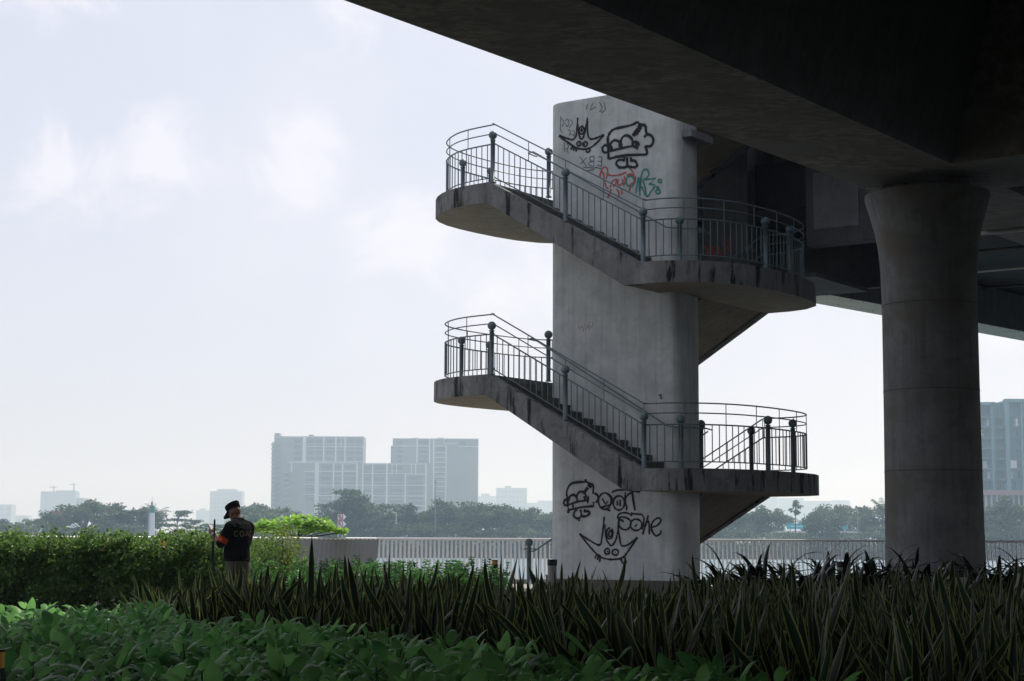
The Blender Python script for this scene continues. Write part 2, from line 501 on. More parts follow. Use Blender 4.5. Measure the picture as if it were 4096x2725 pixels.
def inset(outline, d, skip=1):
    out = []
    n = len(outline)
    for i, p in enumerate(outline):
        a = Vector(outline[max(i - 1, 0)]); b = Vector(outline[min(i + 1, n - 1)])
        t = (b - a).normalized(); nr = Vector((t.y, -t.x))
        q = Vector(p) + nr * d
        out.append((q.x, q.y))
    return out
CI = .13
def smooth2(path, it=2):
    for _ in range(it):
        q = [path[0]]
        for a, b in zip(path, path[1:]):
            q += [(a[0] * .75 + b[0] * .25, a[1] * .75 + b[1] * .25), (a[0] * .25 + b[0] * .75, a[1] * .25 + b[1] * .75)]
        q.append(path[-1]); path = q
    return path
# left outline runs from the front corner round to the rear: inward is to the left of travel -> flip
def inset_l(outline, d):
    c = Vector((sum(p[0] for p in outline) / len(outline), 2.95))
    res = []
    n = len(outline)
    for i, p in enumerate(outline):
        a = Vector(outline[max(i - 1, 0)]); b = Vector(outline[min(i + 1, n - 1)])
        t = (b - a).normalized(); nr = Vector((t.y, -t.x))
        P2 = Vector(p)
        if nr.dot(c - P2) < 0: nr = -nr
        res.append(tuple(P2 + nr * d))
    return res
LP = smooth2(inset_l(left_out, .24)); RP = smooth2(inset_l(right_out, .24))
LP[0] = (0.0, CI); RP[0] = (3.95, CI); LP[-1] = (0, 5.77); RP[-1] = (3.95, 5.77)
for z in (Z_L1, ZL2):
    railing([(u, n, z) for u, n in LP])
    for (u, n) in ((0, CI), (-2.33, 2.15), (-2.32, 3.3), (.12, 2.26), (-.1, 5.77)): newel(u, n, z)
for z in (ZR1, ZR2):
    railing([(u, n, z) for u, n in RP])
    for (u, n) in ((3.95, CI), (4.12, 1.42), (3.78, 2.95), (5.64, 2.55), (5.63, 3.8), (3.6, 5.77)): newel(u, n, z)
for zh, zl in ((Z_L1, ZR1), (ZL2, ZR2)):
    newel(1.975, CI, (zh + zl) / 2)
    railing([(0, CI, zh), (1.975, CI, (zh + zl) / 2), (3.95, CI, zl)], sup=1.1)
    # wall handrail along the shaft
    h = MB()
    pts = [(.02, 1.9), (.05, 1.5), (.25, 1.40)]
    pth = [W(u, n, zh + .93) for u, n in pts] + [W(3.8, 1.40, zl + .98), W(4.12, 1.42, zl + .93), W(4.5, 1.8, zl + .93), W(4.3, 2.5, zl + .93)]
    h.tube(pth, .017, 6)
    h.build('wall_handrail', M['rail'], tower)
for zh, zl, ue in ((ZR1, ZL2, 0), (ZR2, .05, -.8), (ZR0, Z_L1, 0)):
    railing([(3.9, 5.77, zh), (ue, 5.77, zl)], sup=1.1)
    h = MB(); h.tube([W(4.0, NB + .12, zh + .93), W(ue + .2, NB + .12, zl + .93), W(ue - .1, NB, zl + .93)], .017, 6)
    h.build('wall_handrail', M['rail'], tower)
# foot of the lowest flight: newel at the ground and its short railing
nb_ = atz(2123, 2449, 0)
d_ = nb_ - L0; un_, nn_ = d_.dot(UV_), d_.dot(NV_)
newel(-.66, 2.62, .03)
m_ = MB()
zz = lambda u: .03 + (u + .66) * (ZR2 - .03) / 4.8
P_ = [W(-.66, 2.62, .93), W(-.55, 2.66, .93), W(.9, 2.70, .93 + 1.45 * .55)]
m_.tube(P_, .018, 6)
for u in (-.42, -.15, .12, .4):
    m_.tube([W(u, 2.67, max(.1, (u + .66) * .5)), W(u, 2.67, .93 + (u + .55) * .55)], .0115, 5)
m_.build('railing', M['rail'], tower)

# ---- graffiti (thin paint strokes lying on the front face of the shaft)
def spline(pts, k=6):
    if len(pts) < 3: return pts
    out = []; n = len(pts)
    for i in range(n - 1):
        p0, p1, p2, p3 = pts[max(i - 1, 0)], pts[i], pts[i + 1], pts[min(i + 2, n - 1)]
        for j in range(k):
            t = j / k
            out.append(tuple(.5 * (2 * b + (c - a) * t + (2 * a - 5 * b + 4 * c - d) * t * t + (-a + 3 * b - 3 * c + d) * t ** 3) for a, b, c, d in zip(p0, p1, p2, p3)))
    out.append(pts[-1]); return out
def circ(x, y, rx, ry=None, a0=0, a1=360, k=16):
    ry = ry or rx
    return [(x + rx * cos(radians(a0 + (a1 - a0) * i / k)), y + ry * sin(radians(a0 + (a1 - a0) * i / k))) for i in range(k + 1)]
HALO = {}
for k_ in ('spray_black', 'spray_red', 'spray_green'):
    base_ = M[k_]; hm_ = base_.copy(); hm_.name = base_.name + '_mist'
    nt = hm_.node_tree; tb_ = nt.nodes.new('ShaderNodeBsdfTransparent'); mx_ = nt.nodes.new('ShaderNodeMixShader'); mx_.inputs[0].default_value = .16
    nt.links.new(tb_.outputs[0], mx_.inputs[1]); nt.links.new(nt.nodes['Principled BSDF'].outputs[0], mx_.inputs[2]); nt.links.new(mx_.outputs[0], nt.nodes['Material Output'].inputs['Surface'])
    HALO[base_.name] = hm_
def strokes(parent, name, lst, org, sc, wid, m, n=1.4955, jit=.25, seed=1):
    mb = MB(); rg = random.Random(seed); lay = 0; halo = m.name in HALO
    for st in lst:
        kind, pts = st if isinstance(st[0], str) else ('s', st)
        w0 = wid
        if kind == 'd':            # filled dot
            ring = [atn(org[0] + x * sc, org[1] + y * sc, n - lay) for x, y in pts]
            c_ = sum(ring, Vector()) / len(ring)
            mb.add([c_] + ring, [(0, i + 1, (i + 1) % len(ring) + 1) for i in range(len(ring))]); lay += .00012; continue
        if kind == 's': pts = spline(pts)
        P = [atn(org[0] + x * sc, org[1] + y * sc, n - lay) for x, y in pts]
        vs = []; m0 = len(P)
        for i, p in enumerate(P):
            t = P[min(i + 1, m0 - 1)] - P[max(i - 1, 0)]
            if t.length < 1e-6: t = Vector((0, 0, 1))
            s_ = t.cross(NV_).normalized() * (w0 * .5 * (1 + rg.uniform(-jit, jit)))
            vs += [p + s_, p - s_]
        mb.add(vs, [(2 * i, 2 * i + 1, 2 * i + 3, 2 * i + 2) for i in range(m0 - 1)])
        if halo:
            vs2 = []
            for i, p in enumerate(P):
                c_ = p + NV_ * .0012
                e_ = (vs[2 * i] - p)
                vs2 += [c_ + e_ * 1.7, c_ - e_ * 1.7]
            mb.add(vs2, [(2 * i, 2 * i + 1, 2 * i + 3, 2 * i + 2) for i in range(m0 - 1)], 1)
        lay += .00012
    return mb.build(name, [m, HALO[m.name]] if halo else m, parent)
A, SA = (2200, 440), .5102
upper_crown = [[(70, 200), (140, 225), (182, 232), (205, 195), (213, 120), (218, 60)], [(218, 110), (226, 190), (245, 228), (265, 205), (284, 120), (293, 60)],
    [(293, 90), (296, 190), (318, 228), (370, 218), (422, 193)], [(68, 203), (150, 262), (200, 295), (260, 308), (312, 298), (362, 262), (424, 195)],
    ('c', circ(227, 265, 17)), ('c', circ(275, 268, 18)), ('d', circ(230, 266, 6)), ('d', circ(270, 268, 7)), ('c', circ(248, 160, 21, 30)), ('d', circ(247, 158, 10, 16)),
    [(180, 292), (168, 302), (165, 312)], [(193, 297), (186, 310), (184, 320)], [(205, 302), (204, 314), (208, 326)], [(285, 305), (283, 322), (298, 332), (312, 318), (304, 300)]]
strokes(shaft, 'crown_graffiti', upper_crown, A, SA, .042, M['spray_black'])
upper_head = [[(452, 218), (470, 180), (505, 150), (600, 128), (655, 112), (686, 92)], ('l', [(686, 92), (700, 112), (750, 122)]), [(750, 122), (752, 160), (762, 205)],
    ('c', circ(772, 240, 38, 47, -150, 120)), [(745, 280), (756, 310), (762, 350)], ('l', [(762, 350), (680, 352), (600, 356), (520, 368), (459, 386)]), ('l', [(459, 386), (457, 300), (452, 218)]),
    ('c', circ(435, 306, 25, 29, 40, 330)), ('c', circ(512, 295, 43, 58, 175, 350)), ('c', circ(600, 262, 48, 62, 175, 372)), [(468, 322), (530, 308), (600, 292), (650, 285), (692, 300)],
    ('d', circ(480, 303, 14, 26)), ('d', circ(552, 276, 17, 27)), ('c', circ(672, 274, 24, 26, 150, 380)), [(665, 255), (680, 262), (672, 285)],
    ('l', [(650, 205), (678, 165), (722, 118)]), ('l', [(645, 185), (672, 205)]), ('l', [(658, 165), (690, 192)]), ('l', [(675, 145), (702, 175)]), ('l', [(690, 120), (716, 155)]),
    [(582, 372), (580, 395), (560, 390), (530, 398), (520, 425), (545, 450), (585, 450), (606, 440)], ('l', [(603, 372), (606, 442)]), [(634, 372), (635, 400), (660, 396), (682, 425), (672, 448), (640, 448), (606, 442)]]
strokes(shaft, 'square_head_graffiti', upper_head, A, SA, .056, M['spray_black'], seed=2)
marks = [('l', [(235, 368), (285, 442)]), ('l', [(288, 372), (238, 425)]), ('l', [(345, 360), (343, 442)]), [(345, 362), (310, 372), (318, 398), (344, 400)], [(344, 402), (305, 412), (310, 436), (343, 442)],
    ('l', [(408, 365), (403, 445)]), ('l', [(408, 366), (375, 370)]), ('l', [(405, 405), (372, 402)]), ('l', [(403, 445), (368, 430)]), ('l', [(262, 450), (350, 456)]), ('l', [(275, 478), (345, 468)]), ('l', [(350, 448), (400, 460)]),
    [(82, 50), (84, 110), (80, 150), (95, 180)], [(82, 60), (110, 95), (95, 130)], [(120, 90), (135, 70), (150, 100), (135, 130), (120, 110)], [(160, 75), (175, 100), (150, 140)], [(140, 150), (160, 170), (150, 195), (172, 190)], [(175, 160), (195, 175), (180, 200), (205, 205)],
    [(115, 250), (112, 310), (125, 330)], [(130, 255), (145, 290), (120, 310)], [(135, 300), (142, 345)]]
strokes(shaft, 'letter_graffiti', marks[:4], A, SA, .021, M['marker'], seed=3)
strokes(shaft, 'letter_graffiti', marks[4:12], A, SA, .021, M['marker'], seed=3)
strokes(shaft, 'scribble_graffiti', marks[12:], A, SA, .019, M['marker'], seed=3)
top_marks = [[(905 - 0, 345), (895, 370), (915, 360)], [(925, 345), (935, 365), (925, 378)], ('l', [(885, 352), (880, 372)]), [(940, 345), (945, 370), (932, 380)]]
strokes(shaft, 'marker_graffiti', top_marks, (1300, 0), 1.186, .02, M['marker'], seed=4)
red = [[(388, 530), (400, 480), (420, 450), (445, 455), (452, 500), (440, 540)], [(400, 480), (420, 500), (425, 545), (438, 600), (460, 618)], [(440, 500), (480, 515), (540, 510), (600, 488)], [(470, 610), (490, 560), (520, 545), (512, 585), (490, 600)],
    [(535, 545), (530, 580), (550, 590), (575, 560), (560, 545)], [(580, 520), (590, 560), (575, 590)], [(600, 510), (640, 505), (668, 530), (660, 570), (625, 585)], ('l', [(620, 450), (660, 500)]), [(480, 620), (470, 650), (450, 690)], [(520, 620), (540, 650), (535, 690)], [(560, 625), (565, 660)], [(630, 590), (620, 640)]]
strokes(shaft, 'red_graffiti', red, A, SA, .030, M['spray_red'], n=1.4950, seed=5)
green = [('c', circ(628, 560, 33, 42)), [(672, 652), (682, 590), (692, 530), (700, 570), (702, 640)], [(702, 640), (708, 560), (718, 505), (706, 600), (704, 672)], [(718, 510), (730, 475), (755, 465), (775, 490), (765, 525), (725, 548)], [(725, 550), (742, 600), (755, 668)],
    ('l', [(742, 548), (830, 536), (775, 582)]), [(775, 582), (822, 592), (790, 640), (760, 676), (715, 600)], ('c', circ(860, 557, 13)), ('c', circ(846, 640, 16, 18)), [(830, 600), (850, 610), (835, 625)]]
strokes(shaft, 'green_graffiti', green, A, SA, .034, M['spray_green'], n=1.4943, seed=6)
B, SB = (2200, 1500), .5739
lower_head = [[(124, 880), (116, 820), (132, 775), (152, 755)], ('l', [(152, 755), (200, 747), (250, 745), (302, 768)]), ('l', [(302, 768), (300, 830)]), ('c', circ(313, 858, 22, 30, -100, 80)), ('l', [(302, 885), (304, 914), (220, 922), (128, 942), (122, 880)]),
    ('d', circ(248, 735, 9, 11)), ('c', circ(110, 890, 14, 20)), ('c', circ(160, 878, 30, 42, 175, 360)), ('c', circ(218, 858, 34, 44, 175, 360)), [(122, 908), (190, 885), (270, 872)], ('l', [(238, 820), (262, 785)]), ('l', [(240, 800), (256, 812)]), ('l', [(250, 785), (268, 798)]), ('l', [(262, 765), (290, 785)]),
    ('l', [(238, 845), (240, 872), (252, 848), (256, 872), (270, 845), (268, 868)]), [(190, 938), (170, 955), (166, 985), (190, 1000), (216, 985), (212, 938)], [(216, 985), (250, 985), (276, 965), (262, 950), (240, 955), (245, 935)]]
lower_head += [('l', [(128, 942), (127, 965)]), ('l', [(202, 1000), (203, 1022)]), ('l', [(262, 870), (262, 895)]), ('l', [(160, 900), (160, 925)])]
strokes(shaft, 'square_head_graffiti', lower_head, B, SB, .050, M['spray_black'], seed=7)
rat = [('c', circ(382, 880, 45, 58, -70, 300)), ('l', [(362, 862), (390, 905), (400, 880)]), [(400, 830), (430, 855), (425, 900), (355, 925)], ('l', [(395, 935), (420, 948)]), ('c', circ(480, 893, 40, 50)), ('l', [(468, 875), (470, 910)]), ('l', [(488, 870), (490, 915)]),
    [(525, 818), (522, 880), (535, 920), (530, 945)], [(430, 818), (480, 802), (560, 806), (628, 816)], [(520, 905), (530, 850), (575, 815)], ('l', [(572, 812), (580, 880), (592, 945)])]
strokes(shaft, 'lettering_graffiti', rat, B, SB, .042, M['spray_black'], seed=8)
sake = [[(470, 1002), (480, 972), (520, 960), (560, 972), (570, 985)], [(475, 1000), (510, 990), (555, 1010), (562, 1050), (535, 1078), (500, 1072), (478, 1040), (490, 1010), (515, 1025)], ('c', circ(600, 1045, 40, 40)), ('l', [(592, 1060), (605, 1040)]), ('l', [(565, 958), (575, 968), (640, 972), (655, 995)]),
    [(655, 995), (650, 1040), (640, 1080)], ('l', [(685, 978), (668, 1040), (645, 1112)]), [(655, 1060), (680, 1022), (690, 1040), (692, 1112)], [(702, 1065), (745, 1050), (772, 1020), (762, 998), (735, 1005), (708, 1040), (710, 1085), (738, 1122), (770, 1105), (772, 1082)]]
strokes(shaft, 'lettering_graffiti', sake, B, SB, .040, M['spray_black'], seed=9)
crown = [[(205, 1106), (270, 1150), (345, 1186), (362, 1130), (378, 990)], [(380, 1040), (392, 1140), (412, 1178), (432, 1190), (458, 1150), (472, 1090), (480, 1000)], [(476, 1060), (484, 1130), (500, 1190), (550, 1180), (608, 1132)], [(205, 1108), (280, 1200), (340, 1262), (390, 1282), (450, 1286), (510, 1270), (560, 1205), (610, 1132)],
    ('c', circ(398, 1230, 17, 20)), ('d', circ(401, 1231, 6)), ('c', circ(455, 1236, 22, 20)), ('d', circ(455, 1236, 4)), ('c', circ(416, 1105, 23, 38, -60, 280)), ('c', circ(420, 1108, 11, 20)), [(338, 1248), (320, 1262), (312, 1280)], [(350, 1255), (334, 1275), (330, 1290)], [(356, 1262), (348, 1285), (345, 1305)], [(495, 1275), (500, 1302), (518, 1318), (530, 1302), (518, 1272)]]
strokes(shaft, 'crown_graffiti', crown, B, SB, .040, M['spray_black'], seed=10)
C_, SCc = (1700, 1200), .5102
strokes(shaft, 'marker_graffiti', [[(1200, 195), (1215, 225), (1235, 205), (1245, 250)], [(1250, 190), (1262, 235), (1275, 200), (1290, 240)], ('c', circ(1300, 190, 16, 24, -40, 250))], C_, SCc, .016, mat('faint_red_marker', (.30, .22, .20), .8), seed=11)
strokes(shaft, 'marker_graffiti', [('d', circ(1845, 748, 15, 9)), ('d', circ(1852, 768, 10, 13))], C_, SCc, .03, M['marker'], seed=12)

# ============================================================ MAIN BRIDGE, over the camera
ZS = 8.0
bridge = empty('road_bridge', W(14, -20, 0), 'massive dark concrete road bridge passing overhead, its soffit crossing the top right', 'bridge')
def edge_u(n): return 8.62 + (n + 15) * .046      # left edge of the soffit, as it drifts outward
def inner_u(n): return 11.47 + (n + 1.7) * .030
NN = [-75, -45, -25, -15, -9, -5, -1.7, 3, 9, 18, 30, 60]
k = MB()
for a, b in zip(NN, NN[1:]):
    q = lambda u0, u1, z0, z1, mi: k.add([W(u0[0], a, z0), W(u1[0], a, z1), W(u1[1], b, z1), W(u0[1], b, z0)], [(0, 1, 2, 3)], mi)
    e = (edge_u(a), edge_u(b)); i_ = (inner_u(a), inner_u(b)); t_ = (i_[0] + .85, i_[1] + .85)
    q(e, i_, ZS, ZS, 0); q(i_, t_, ZS, 10.95, 1); q(e, e, ZS, 11.6, 1)
    q((e[0] - .05, e[1] - .05), (t_[0], t_[1]), 11.6, 11.6, 1)
k.build('edge_girder', [M['soffit'], M['bridge']], bridge)
k = MB(); k.box(11, 46, -75, 60, 10.95, 11.5, fn=W); k.build('deck_slab', M['bridge'], bridge)
k = MB(); k.box(edge_u(-1.7) + .004, 44, -1.7, 1.0, ZS - .003, 10.9, fn=W); k.build('crosshead', M['soffit'], bridge)
for u0 in (21, 33):
    k = MB()
    k.hexa([W(u0, -75, ZS + .01), W(u0 + 3, -75, ZS + .01), W(u0 + 3, 60, ZS + .01), W(u0, 60, ZS + .01), W(u0 - .9, -75, 10.94), W(u0 + 3.9, -75, 10.94), W(u0 + 3.9, 60, 10.94), W(u0 - .9, 60, 10.94)])
    k.build('girder', M['bridge'], bridge)
k = MB(); k.tube([W(9.1, 5.45, 7.96), W(30, 5.45, 7.96)], .05, 6); k.tube([W(11.7, 9.5, 8.4), W(30, 9.5, 8.4)], .04, 6); k.build('drain_pipe', mat('pale_pipe', (.4, .4, .4), .6), bridge)
k = MB(); k.box(edge_u(3), edge_u(3) + 2.4, 5.56, 5.75, ZS - .012, ZS - .004, fn=W); k.build('expansion_joint', M['black'], bridge)
k = MB()
for n_ in (-60, -45, -30, -18, -8):
    k.box(13.5, 20, n_ - .15, n_ + .15, 10.6, 10.94, fn=W)
k.build('cross_beam', M['bridge'], bridge)
# unseen wall added behind the camera to block sky light under the deck
k = MB(); k.box(13, 60, -62, -60, 0, 10.93, fn=W); k.build('sky_light_blocker', M['bridge'], bridge)
# bearings on the pier
for du_ in (-.55, .55):
    k = MB(); k.box(10.47 + du_ - .22, 10.47 + du_ + .22, -.6, -.1, 7.74, 7.99, fn=W); k.build('bearing', M['plinth'], bridge)
# pier
pc = W(10.48, -.35, 0)
prof = [(.93, 0), (.90, 1.5), (.885, 3.5), (.88, 5.6), (.885, 5.95), (.895, 6.3), (.93, 6.7), (.99, 7.05), (1.07, 7.35), (1.13, 7.55), (1.165, 7.68), (1.165, 7.74)]
k = MB(); k.lathe(pc, prof, 48)
pier = k.build('bridge_pier', M['pier']); tag(pier, 'round grey concrete pier with a flared head under the bridge', 'pier')
for zj in (1.6 + .9, 4.0, 5.62):
    j = MB(); r_ = .884 if zj > 3 else .892
    j.lathe(pc, [(r_ + .004, zj - .012), (r_ + .006, zj), (r_ + .004, zj + .012)], 48, cap=False)
    j.build('pour_joint', M['plinth'], pier)
# second pier, deeper under the bridge, out of direct view but real
k = MB(); k.lathe(W(24, -.35, 0), prof, 32); p2 = k.build('bridge_pier', M['pier']); tag(p2, 'second round concrete pier standing further right under the bridge', 'pier')

# ============================================================ SECOND BRIDGE behind
b2 = empty('approach_bridge', W(5, 12, 0), 'dark concrete approach bridge behind the stair tower, seen from below', 'bridge')
def g2(n): return 2.4 + (n - 12.5) * .1479
k = MB()
for a, b in ((6.45, 20), (20, 34), (34, 70)):
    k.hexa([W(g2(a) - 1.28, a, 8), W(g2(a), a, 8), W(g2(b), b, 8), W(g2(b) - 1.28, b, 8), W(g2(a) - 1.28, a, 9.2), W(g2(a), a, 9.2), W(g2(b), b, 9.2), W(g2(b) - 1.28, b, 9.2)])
eg = k.build('edge_girder', [M['girder'], concrete('bounce_lit_girder_soffit', (.72, .68, .60), (.42, .39, .34), .2, .4)], b2)  # paler warm underside: ground bounce light put into the colour
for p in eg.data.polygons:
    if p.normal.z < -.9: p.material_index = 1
k = MB()
for n_ in (16.5, 22.5, 28.5): k.box(g2(n_) - .002, g2(n_) + .004, n_, n_ + .03, 8.02, 9.18, fn=W)
k.build('panel_joint', M['black'], eg)
k = MB()
for i in range(40):
    n_ = 8 + i * .62
    for off in (.12, .9): k.ball(W(g2(n_) - off, n_, 7.995), .016, 6)
k.build('bolt_heads', M['black'], eg)
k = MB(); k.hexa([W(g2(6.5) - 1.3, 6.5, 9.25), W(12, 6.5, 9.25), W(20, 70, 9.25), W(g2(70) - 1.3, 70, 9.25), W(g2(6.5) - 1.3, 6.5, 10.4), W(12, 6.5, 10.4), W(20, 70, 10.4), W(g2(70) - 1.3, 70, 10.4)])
k.build('deck_slab', concrete('shade_darkened_concrete', (.05, .052, .055), (.02, .02, .022), .3, .4), b2)  # near-black colour carries the deep shade under this deck
k = MB()
k.box(2.2, 3.45, 6.0, 6.44, 7.0, 14.5, fn=W)
k.box(1.3, 5.5, 9.6, 9.8, 7.6, 14.5, fn=W); k.box(2.5, 11, 1.3, 9.8, 14.5, 14.8, fn=W); k.box(8.65, 9.0, 1.3, 9.8, 11.62, 14.5, fn=W); k.box(2.2, 2.4, 6.44, 9.6, 7.6, 14.5, fn=W); k.box(3.45, 5.0, 6.45, 9.6, 7.5, 7.6, fn=W)  # added lid, back, floor and side walls keep light out of the recess
k.box(5.0, 8.6, 6.0, 6.44, 8.17, 14.5, fn=W)
k.build('end_wall_and_light_closers', concrete('stained_wall', (.12, .13, .135), (.05, .055, .06), .4, .4), b2)
k = MB(); k.box(5.2, 6.35, 5.975, 5.998, 8.55, 9.9, fn=W); k.build('access_panel', M['girder'], b2)
ew = [o for o in b2.children if o.name.startswith('end_wall_and_light_closers')][0]
strokes(ew, 'red_graffiti', [[(1155, 1070), (1180, 1130), (1160, 1150)], [(1205, 1060), (1240, 1110), (1215, 1140)], [(1270, 1060), (1290, 1140), (1320, 1080), (1340, 1140)], [(1380, 1060), (1400, 1100), (1370, 1135)], [(1395, 1020), (1415, 1080)]], A, SA, .04, M['spray_red'], n=5.99, seed=13)
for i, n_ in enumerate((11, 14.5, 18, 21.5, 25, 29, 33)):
    k = MB(); k.tube([W(g2(n_) + .02, n_, 9.12), W(15, n_, 9.12)], .045, 6); k.build('lit_rib_edge', M['plinth'] if i % 2 else mat('painted_rib_light', (.45, .44, .43), .6), b2)  # thin tubes added to draw the light caught on cross-rib edges
for nn_ in (31, 56):
    k = MB(); k.lathe(W(g2(nn_) + 3.2, nn_, -4), [(.8, 0), (.8, 13.1)], 24); k.build('column', M['pier'], b2)

# ============================================================ RIVERSIDE FENCE
fence = empty('riverside_fence', (5, 47.6, 0), 'long galvanised steel riverside fence of curved upright fins under a round top rail', 'fence')
FP = [aty(1508, 2160, 47.5), ]
fx0 = FP[0].x
def fin(mb, p, d, out, h=1.2, lean=.25, wd=.20, th=.007, ang=0.):
    """one upright blade: d along the fence, out = towards the river, turned by ang"""
    ks = 6; vs = []
    ao = out * cos(ang) + d * sin(ang); bo = d * cos(ang) - out * sin(ang)
    for i in range(ks + 1):
        t = i / ks; o_ = -lean * (1 - t) ** 1.8 + .02
        for a, b in ((-wd / 2, -th), (wd / 2, -th), (wd / 2, th), (-wd / 2, th)):
            vs.append(p + out * o_ + ao * a + bo * b + Vector((0, 0, .13 + (h - .16) * t)))
    fs = []
    for i in range(ks):
        for j in range(4):
            fs.append((i * 4 + j, i * 4 + (j + 1) % 4, i * 4 + 4 + (j + 1) % 4, i * 4 + 4 + j))
    mb.add(vs, fs + [(3, 2, 1, 0), tuple(ks * 4 + i for i in range(4))])
def fence_run(a, b, parent, n_panels, pitch=.115, lean=.25, outv=None, wd=.12, ang=0., fm=None):
    a, b = Vector(a), Vector(b); d = (b - a).normalized(); out = outv or Vector((-d.y, d.x, 0)); L = (b - a).length
    r = MB(); r.tube([a + Vector((0, 0, 1.18)), b + Vector((0, 0, 1.18))], .034, 8); r.build('top_rail', M['fence_rail'], parent)
    for i in range(n_panels):
        f = MB(); s0, s1 = L * i / n_panels, L * (i + 1) / n_panels
        q = s0 + pitch / 2
        while q < s1:
            fin(f, a + d * q, d, out, 1.2, lean, wd, ang=ang); q += pitch
        f.build('fin_panel', fm or M['fence'], parent)
        k = MB(); p0, p1 = a + d * (s0 + .01), a + d * (s1 - .01)
        for sgn, z0, z1 in ((0, .0, .12),):
            o1, o2 = out * (-lean - .08), out * (-lean + .12)
            k.hexa([p0 + o1, p1 + o1, p1 + o2, p0 + o2, p0 + o1 + Vector((0, 0, z1)), p1 + o1 + Vector((0, 0, z1)), p1 + o2 + Vector((0, 0, z1)), p0 + o2 + Vector((0, 0, z1))])
        k.build('kerb', M['paving'], parent)
fence_run((fx0, 47.5, .03), (46, 48.6, .03), fence, 14, wd=.105, ang=radians(28))
af = radians(57)
fence_run((fx0 - cos(af) * 20, 47.5 - sin(af) * 20, .03), (fx0 - .02, 47.47, .03), fence, 6, pitch=.19, lean=.22, wd=.14, fm=M['fence_shaded'], outv=Vector((sin(af), -cos(af), 0)))
lb = empty('lifebuoy', (-6.55, 38.9, 1.0), 'red and white lifebuoy hanging on the fence beside the hedge', 'lifebuoy')
pb = aty(858, 2152, 41.5)
lb.location = pb - Vector((0, 0, .3))
for a0, a1, m_ in ((0, 60, 'r'), (60, 120, 'w'), (120, 180, 'r'), (180, 240, 'w'), (240, 300, 'r'), (300, 360, 'w')):
    k = MB(); k.tube([pb + Vector((.28 * cos(radians(a)), -.05, .28 * sin(radians(a)) - .22)) for a in np.linspace(a0, a1, 6)], .055, 8)
    k.build('ring_segment', mat('ring_red', (.55, .04, .03), .5) if m_ == 'r' else M['white'], lb)

# ============================================================ VEGETATION HELPERS
def fast_mesh(name, V, nf, fv, mats, mi=None, smooth=False):
    """V (N,3), nf faces with fv verts each, consecutive indices given as array idx"""
    me = bpy.data.meshes.new(name)
    V = np.asarray(V, dtype=np.float32); idx = np.asarray(nf, dtype=np.int32)
    me.vertices.add(len(V)); me.vertices.foreach_set('co', V.ravel())
    me.loops.add(idx.size); me.loops.foreach_set('vertex_index', idx.ravel())
    me.polygons.add(len(idx)); me.polygons.foreach_set('loop_start', np.arange(len(idx), dtype=np.int32) * fv)
    for m in mats: me.materials.append(m)
    if mi is not None: me.polygons.foreach_set('material_index', np.asarray(mi, dtype=np.int32))
    me.polygons.foreach_set('use_smooth', np.full(len(idx), smooth))
    me.update(calc_edges=True)
    return me
def cloud(P, size, R, aspect=.45, upbias=.5, fold=.25, dirs=None):
    """rhombic folded leaves at points P; returns verts, quads"""
    N = len(P); size = np.broadcast_to(np.asarray(size, dtype=float), (N,))[:, None]
    d = R.normal(size=(N, 3)) if dirs is None else dirs + R.normal(size=(N, 3)) * .35
    d /= np.linalg.norm(d, axis=1, keepdims=True)
    n = R.normal(size=(N, 3)); n[:, 2] += upbias * 2
    s = np.cross(d, n); s /= np.linalg.norm(s, axis=1, keepdims=True) + 1e-9
    up = np.cross(s, d)
    a = P; c = P + d * size
    m = P + d * size * .48 + up * size * fold * aspect * .5
    b = m + s * size * aspect * .5; e = m - s * size * aspect * .5
    m2 = P + d * size * .5 - up * size * fold * aspect * .4
    V = np.stack([a, b, c, e], 1).reshape(-1, 3)
    I = np.arange(N * 4, dtype=np.int32).reshape(-1, 4)
    return V, I
def link(name, me, parent=None, loc=None):
    o = bpy.data.objects.new(name, me); COL.objects.link(o)
    if parent is not None: o.parent = parent
    if loc is not None: o.location = loc
    return o
def bezleaf(mb, base, d, L, w, droop, across, mi=0, segs=7, prof=None, curl=.18, twist=0., mi_edge=None, edge=.78, bend=0.):
    """a curved blade with a midrib fold: d = starting direction, droop bends it down along its length"""
    p = Vector(base); d = Vector(d).normalized(); s = Vector(across).normalized()
    rows = []; st = L / segs
    prof = prof or (lambda t: sin(pi * min(1, t * .92 + .06)) ** .8)
    for i in range(segs + 1):
        t = i / segs
        n = s.cross(d).normalized()
        wv = w * .5 * prof(t) if i < segs else w * .02
        sa = s * cos(twist * t) + n * sin(twist * t)
        na = s * -sin(twist * t) + n * cos(twist * t)
        if mi_edge is None:
            rows.append([p - sa * wv + na * wv * curl, p - na * wv * curl * .4, p + sa * wv + na * wv * curl])
        else:
            rows.append([p - sa * wv + na * wv * curl, p - sa * wv * edge + na * wv * curl * .7, p - na * wv * curl * .4, p + sa * wv * edge + na * wv * curl * .7, p + sa * wv + na * wv * curl])
        p = p + d * st
        d = (d + Vector((0, 0, -droop / segs * (.4 + 1.2 * t))) + s * (bend / segs * cos(t * 4.2))).normalized()
        s = (s - d * s.dot(d)).normalized()
    k = len(rows[0]); vs = [v for r in rows for v in r]; b = len(mb.v); mb.v += [tuple(v) for v in vs]
    for i in range(segs):
        for j in range(k - 1):
            mb.f.append((b + i * k + j, b + i * k + j + 1, b + (i + 1) * k + j + 1, b + (i + 1) * k + j))
            mb.m.append(mi_edge if (mi_edge is not None and j in (0, 3)) else mi); mb.sm.append(True)
    return p

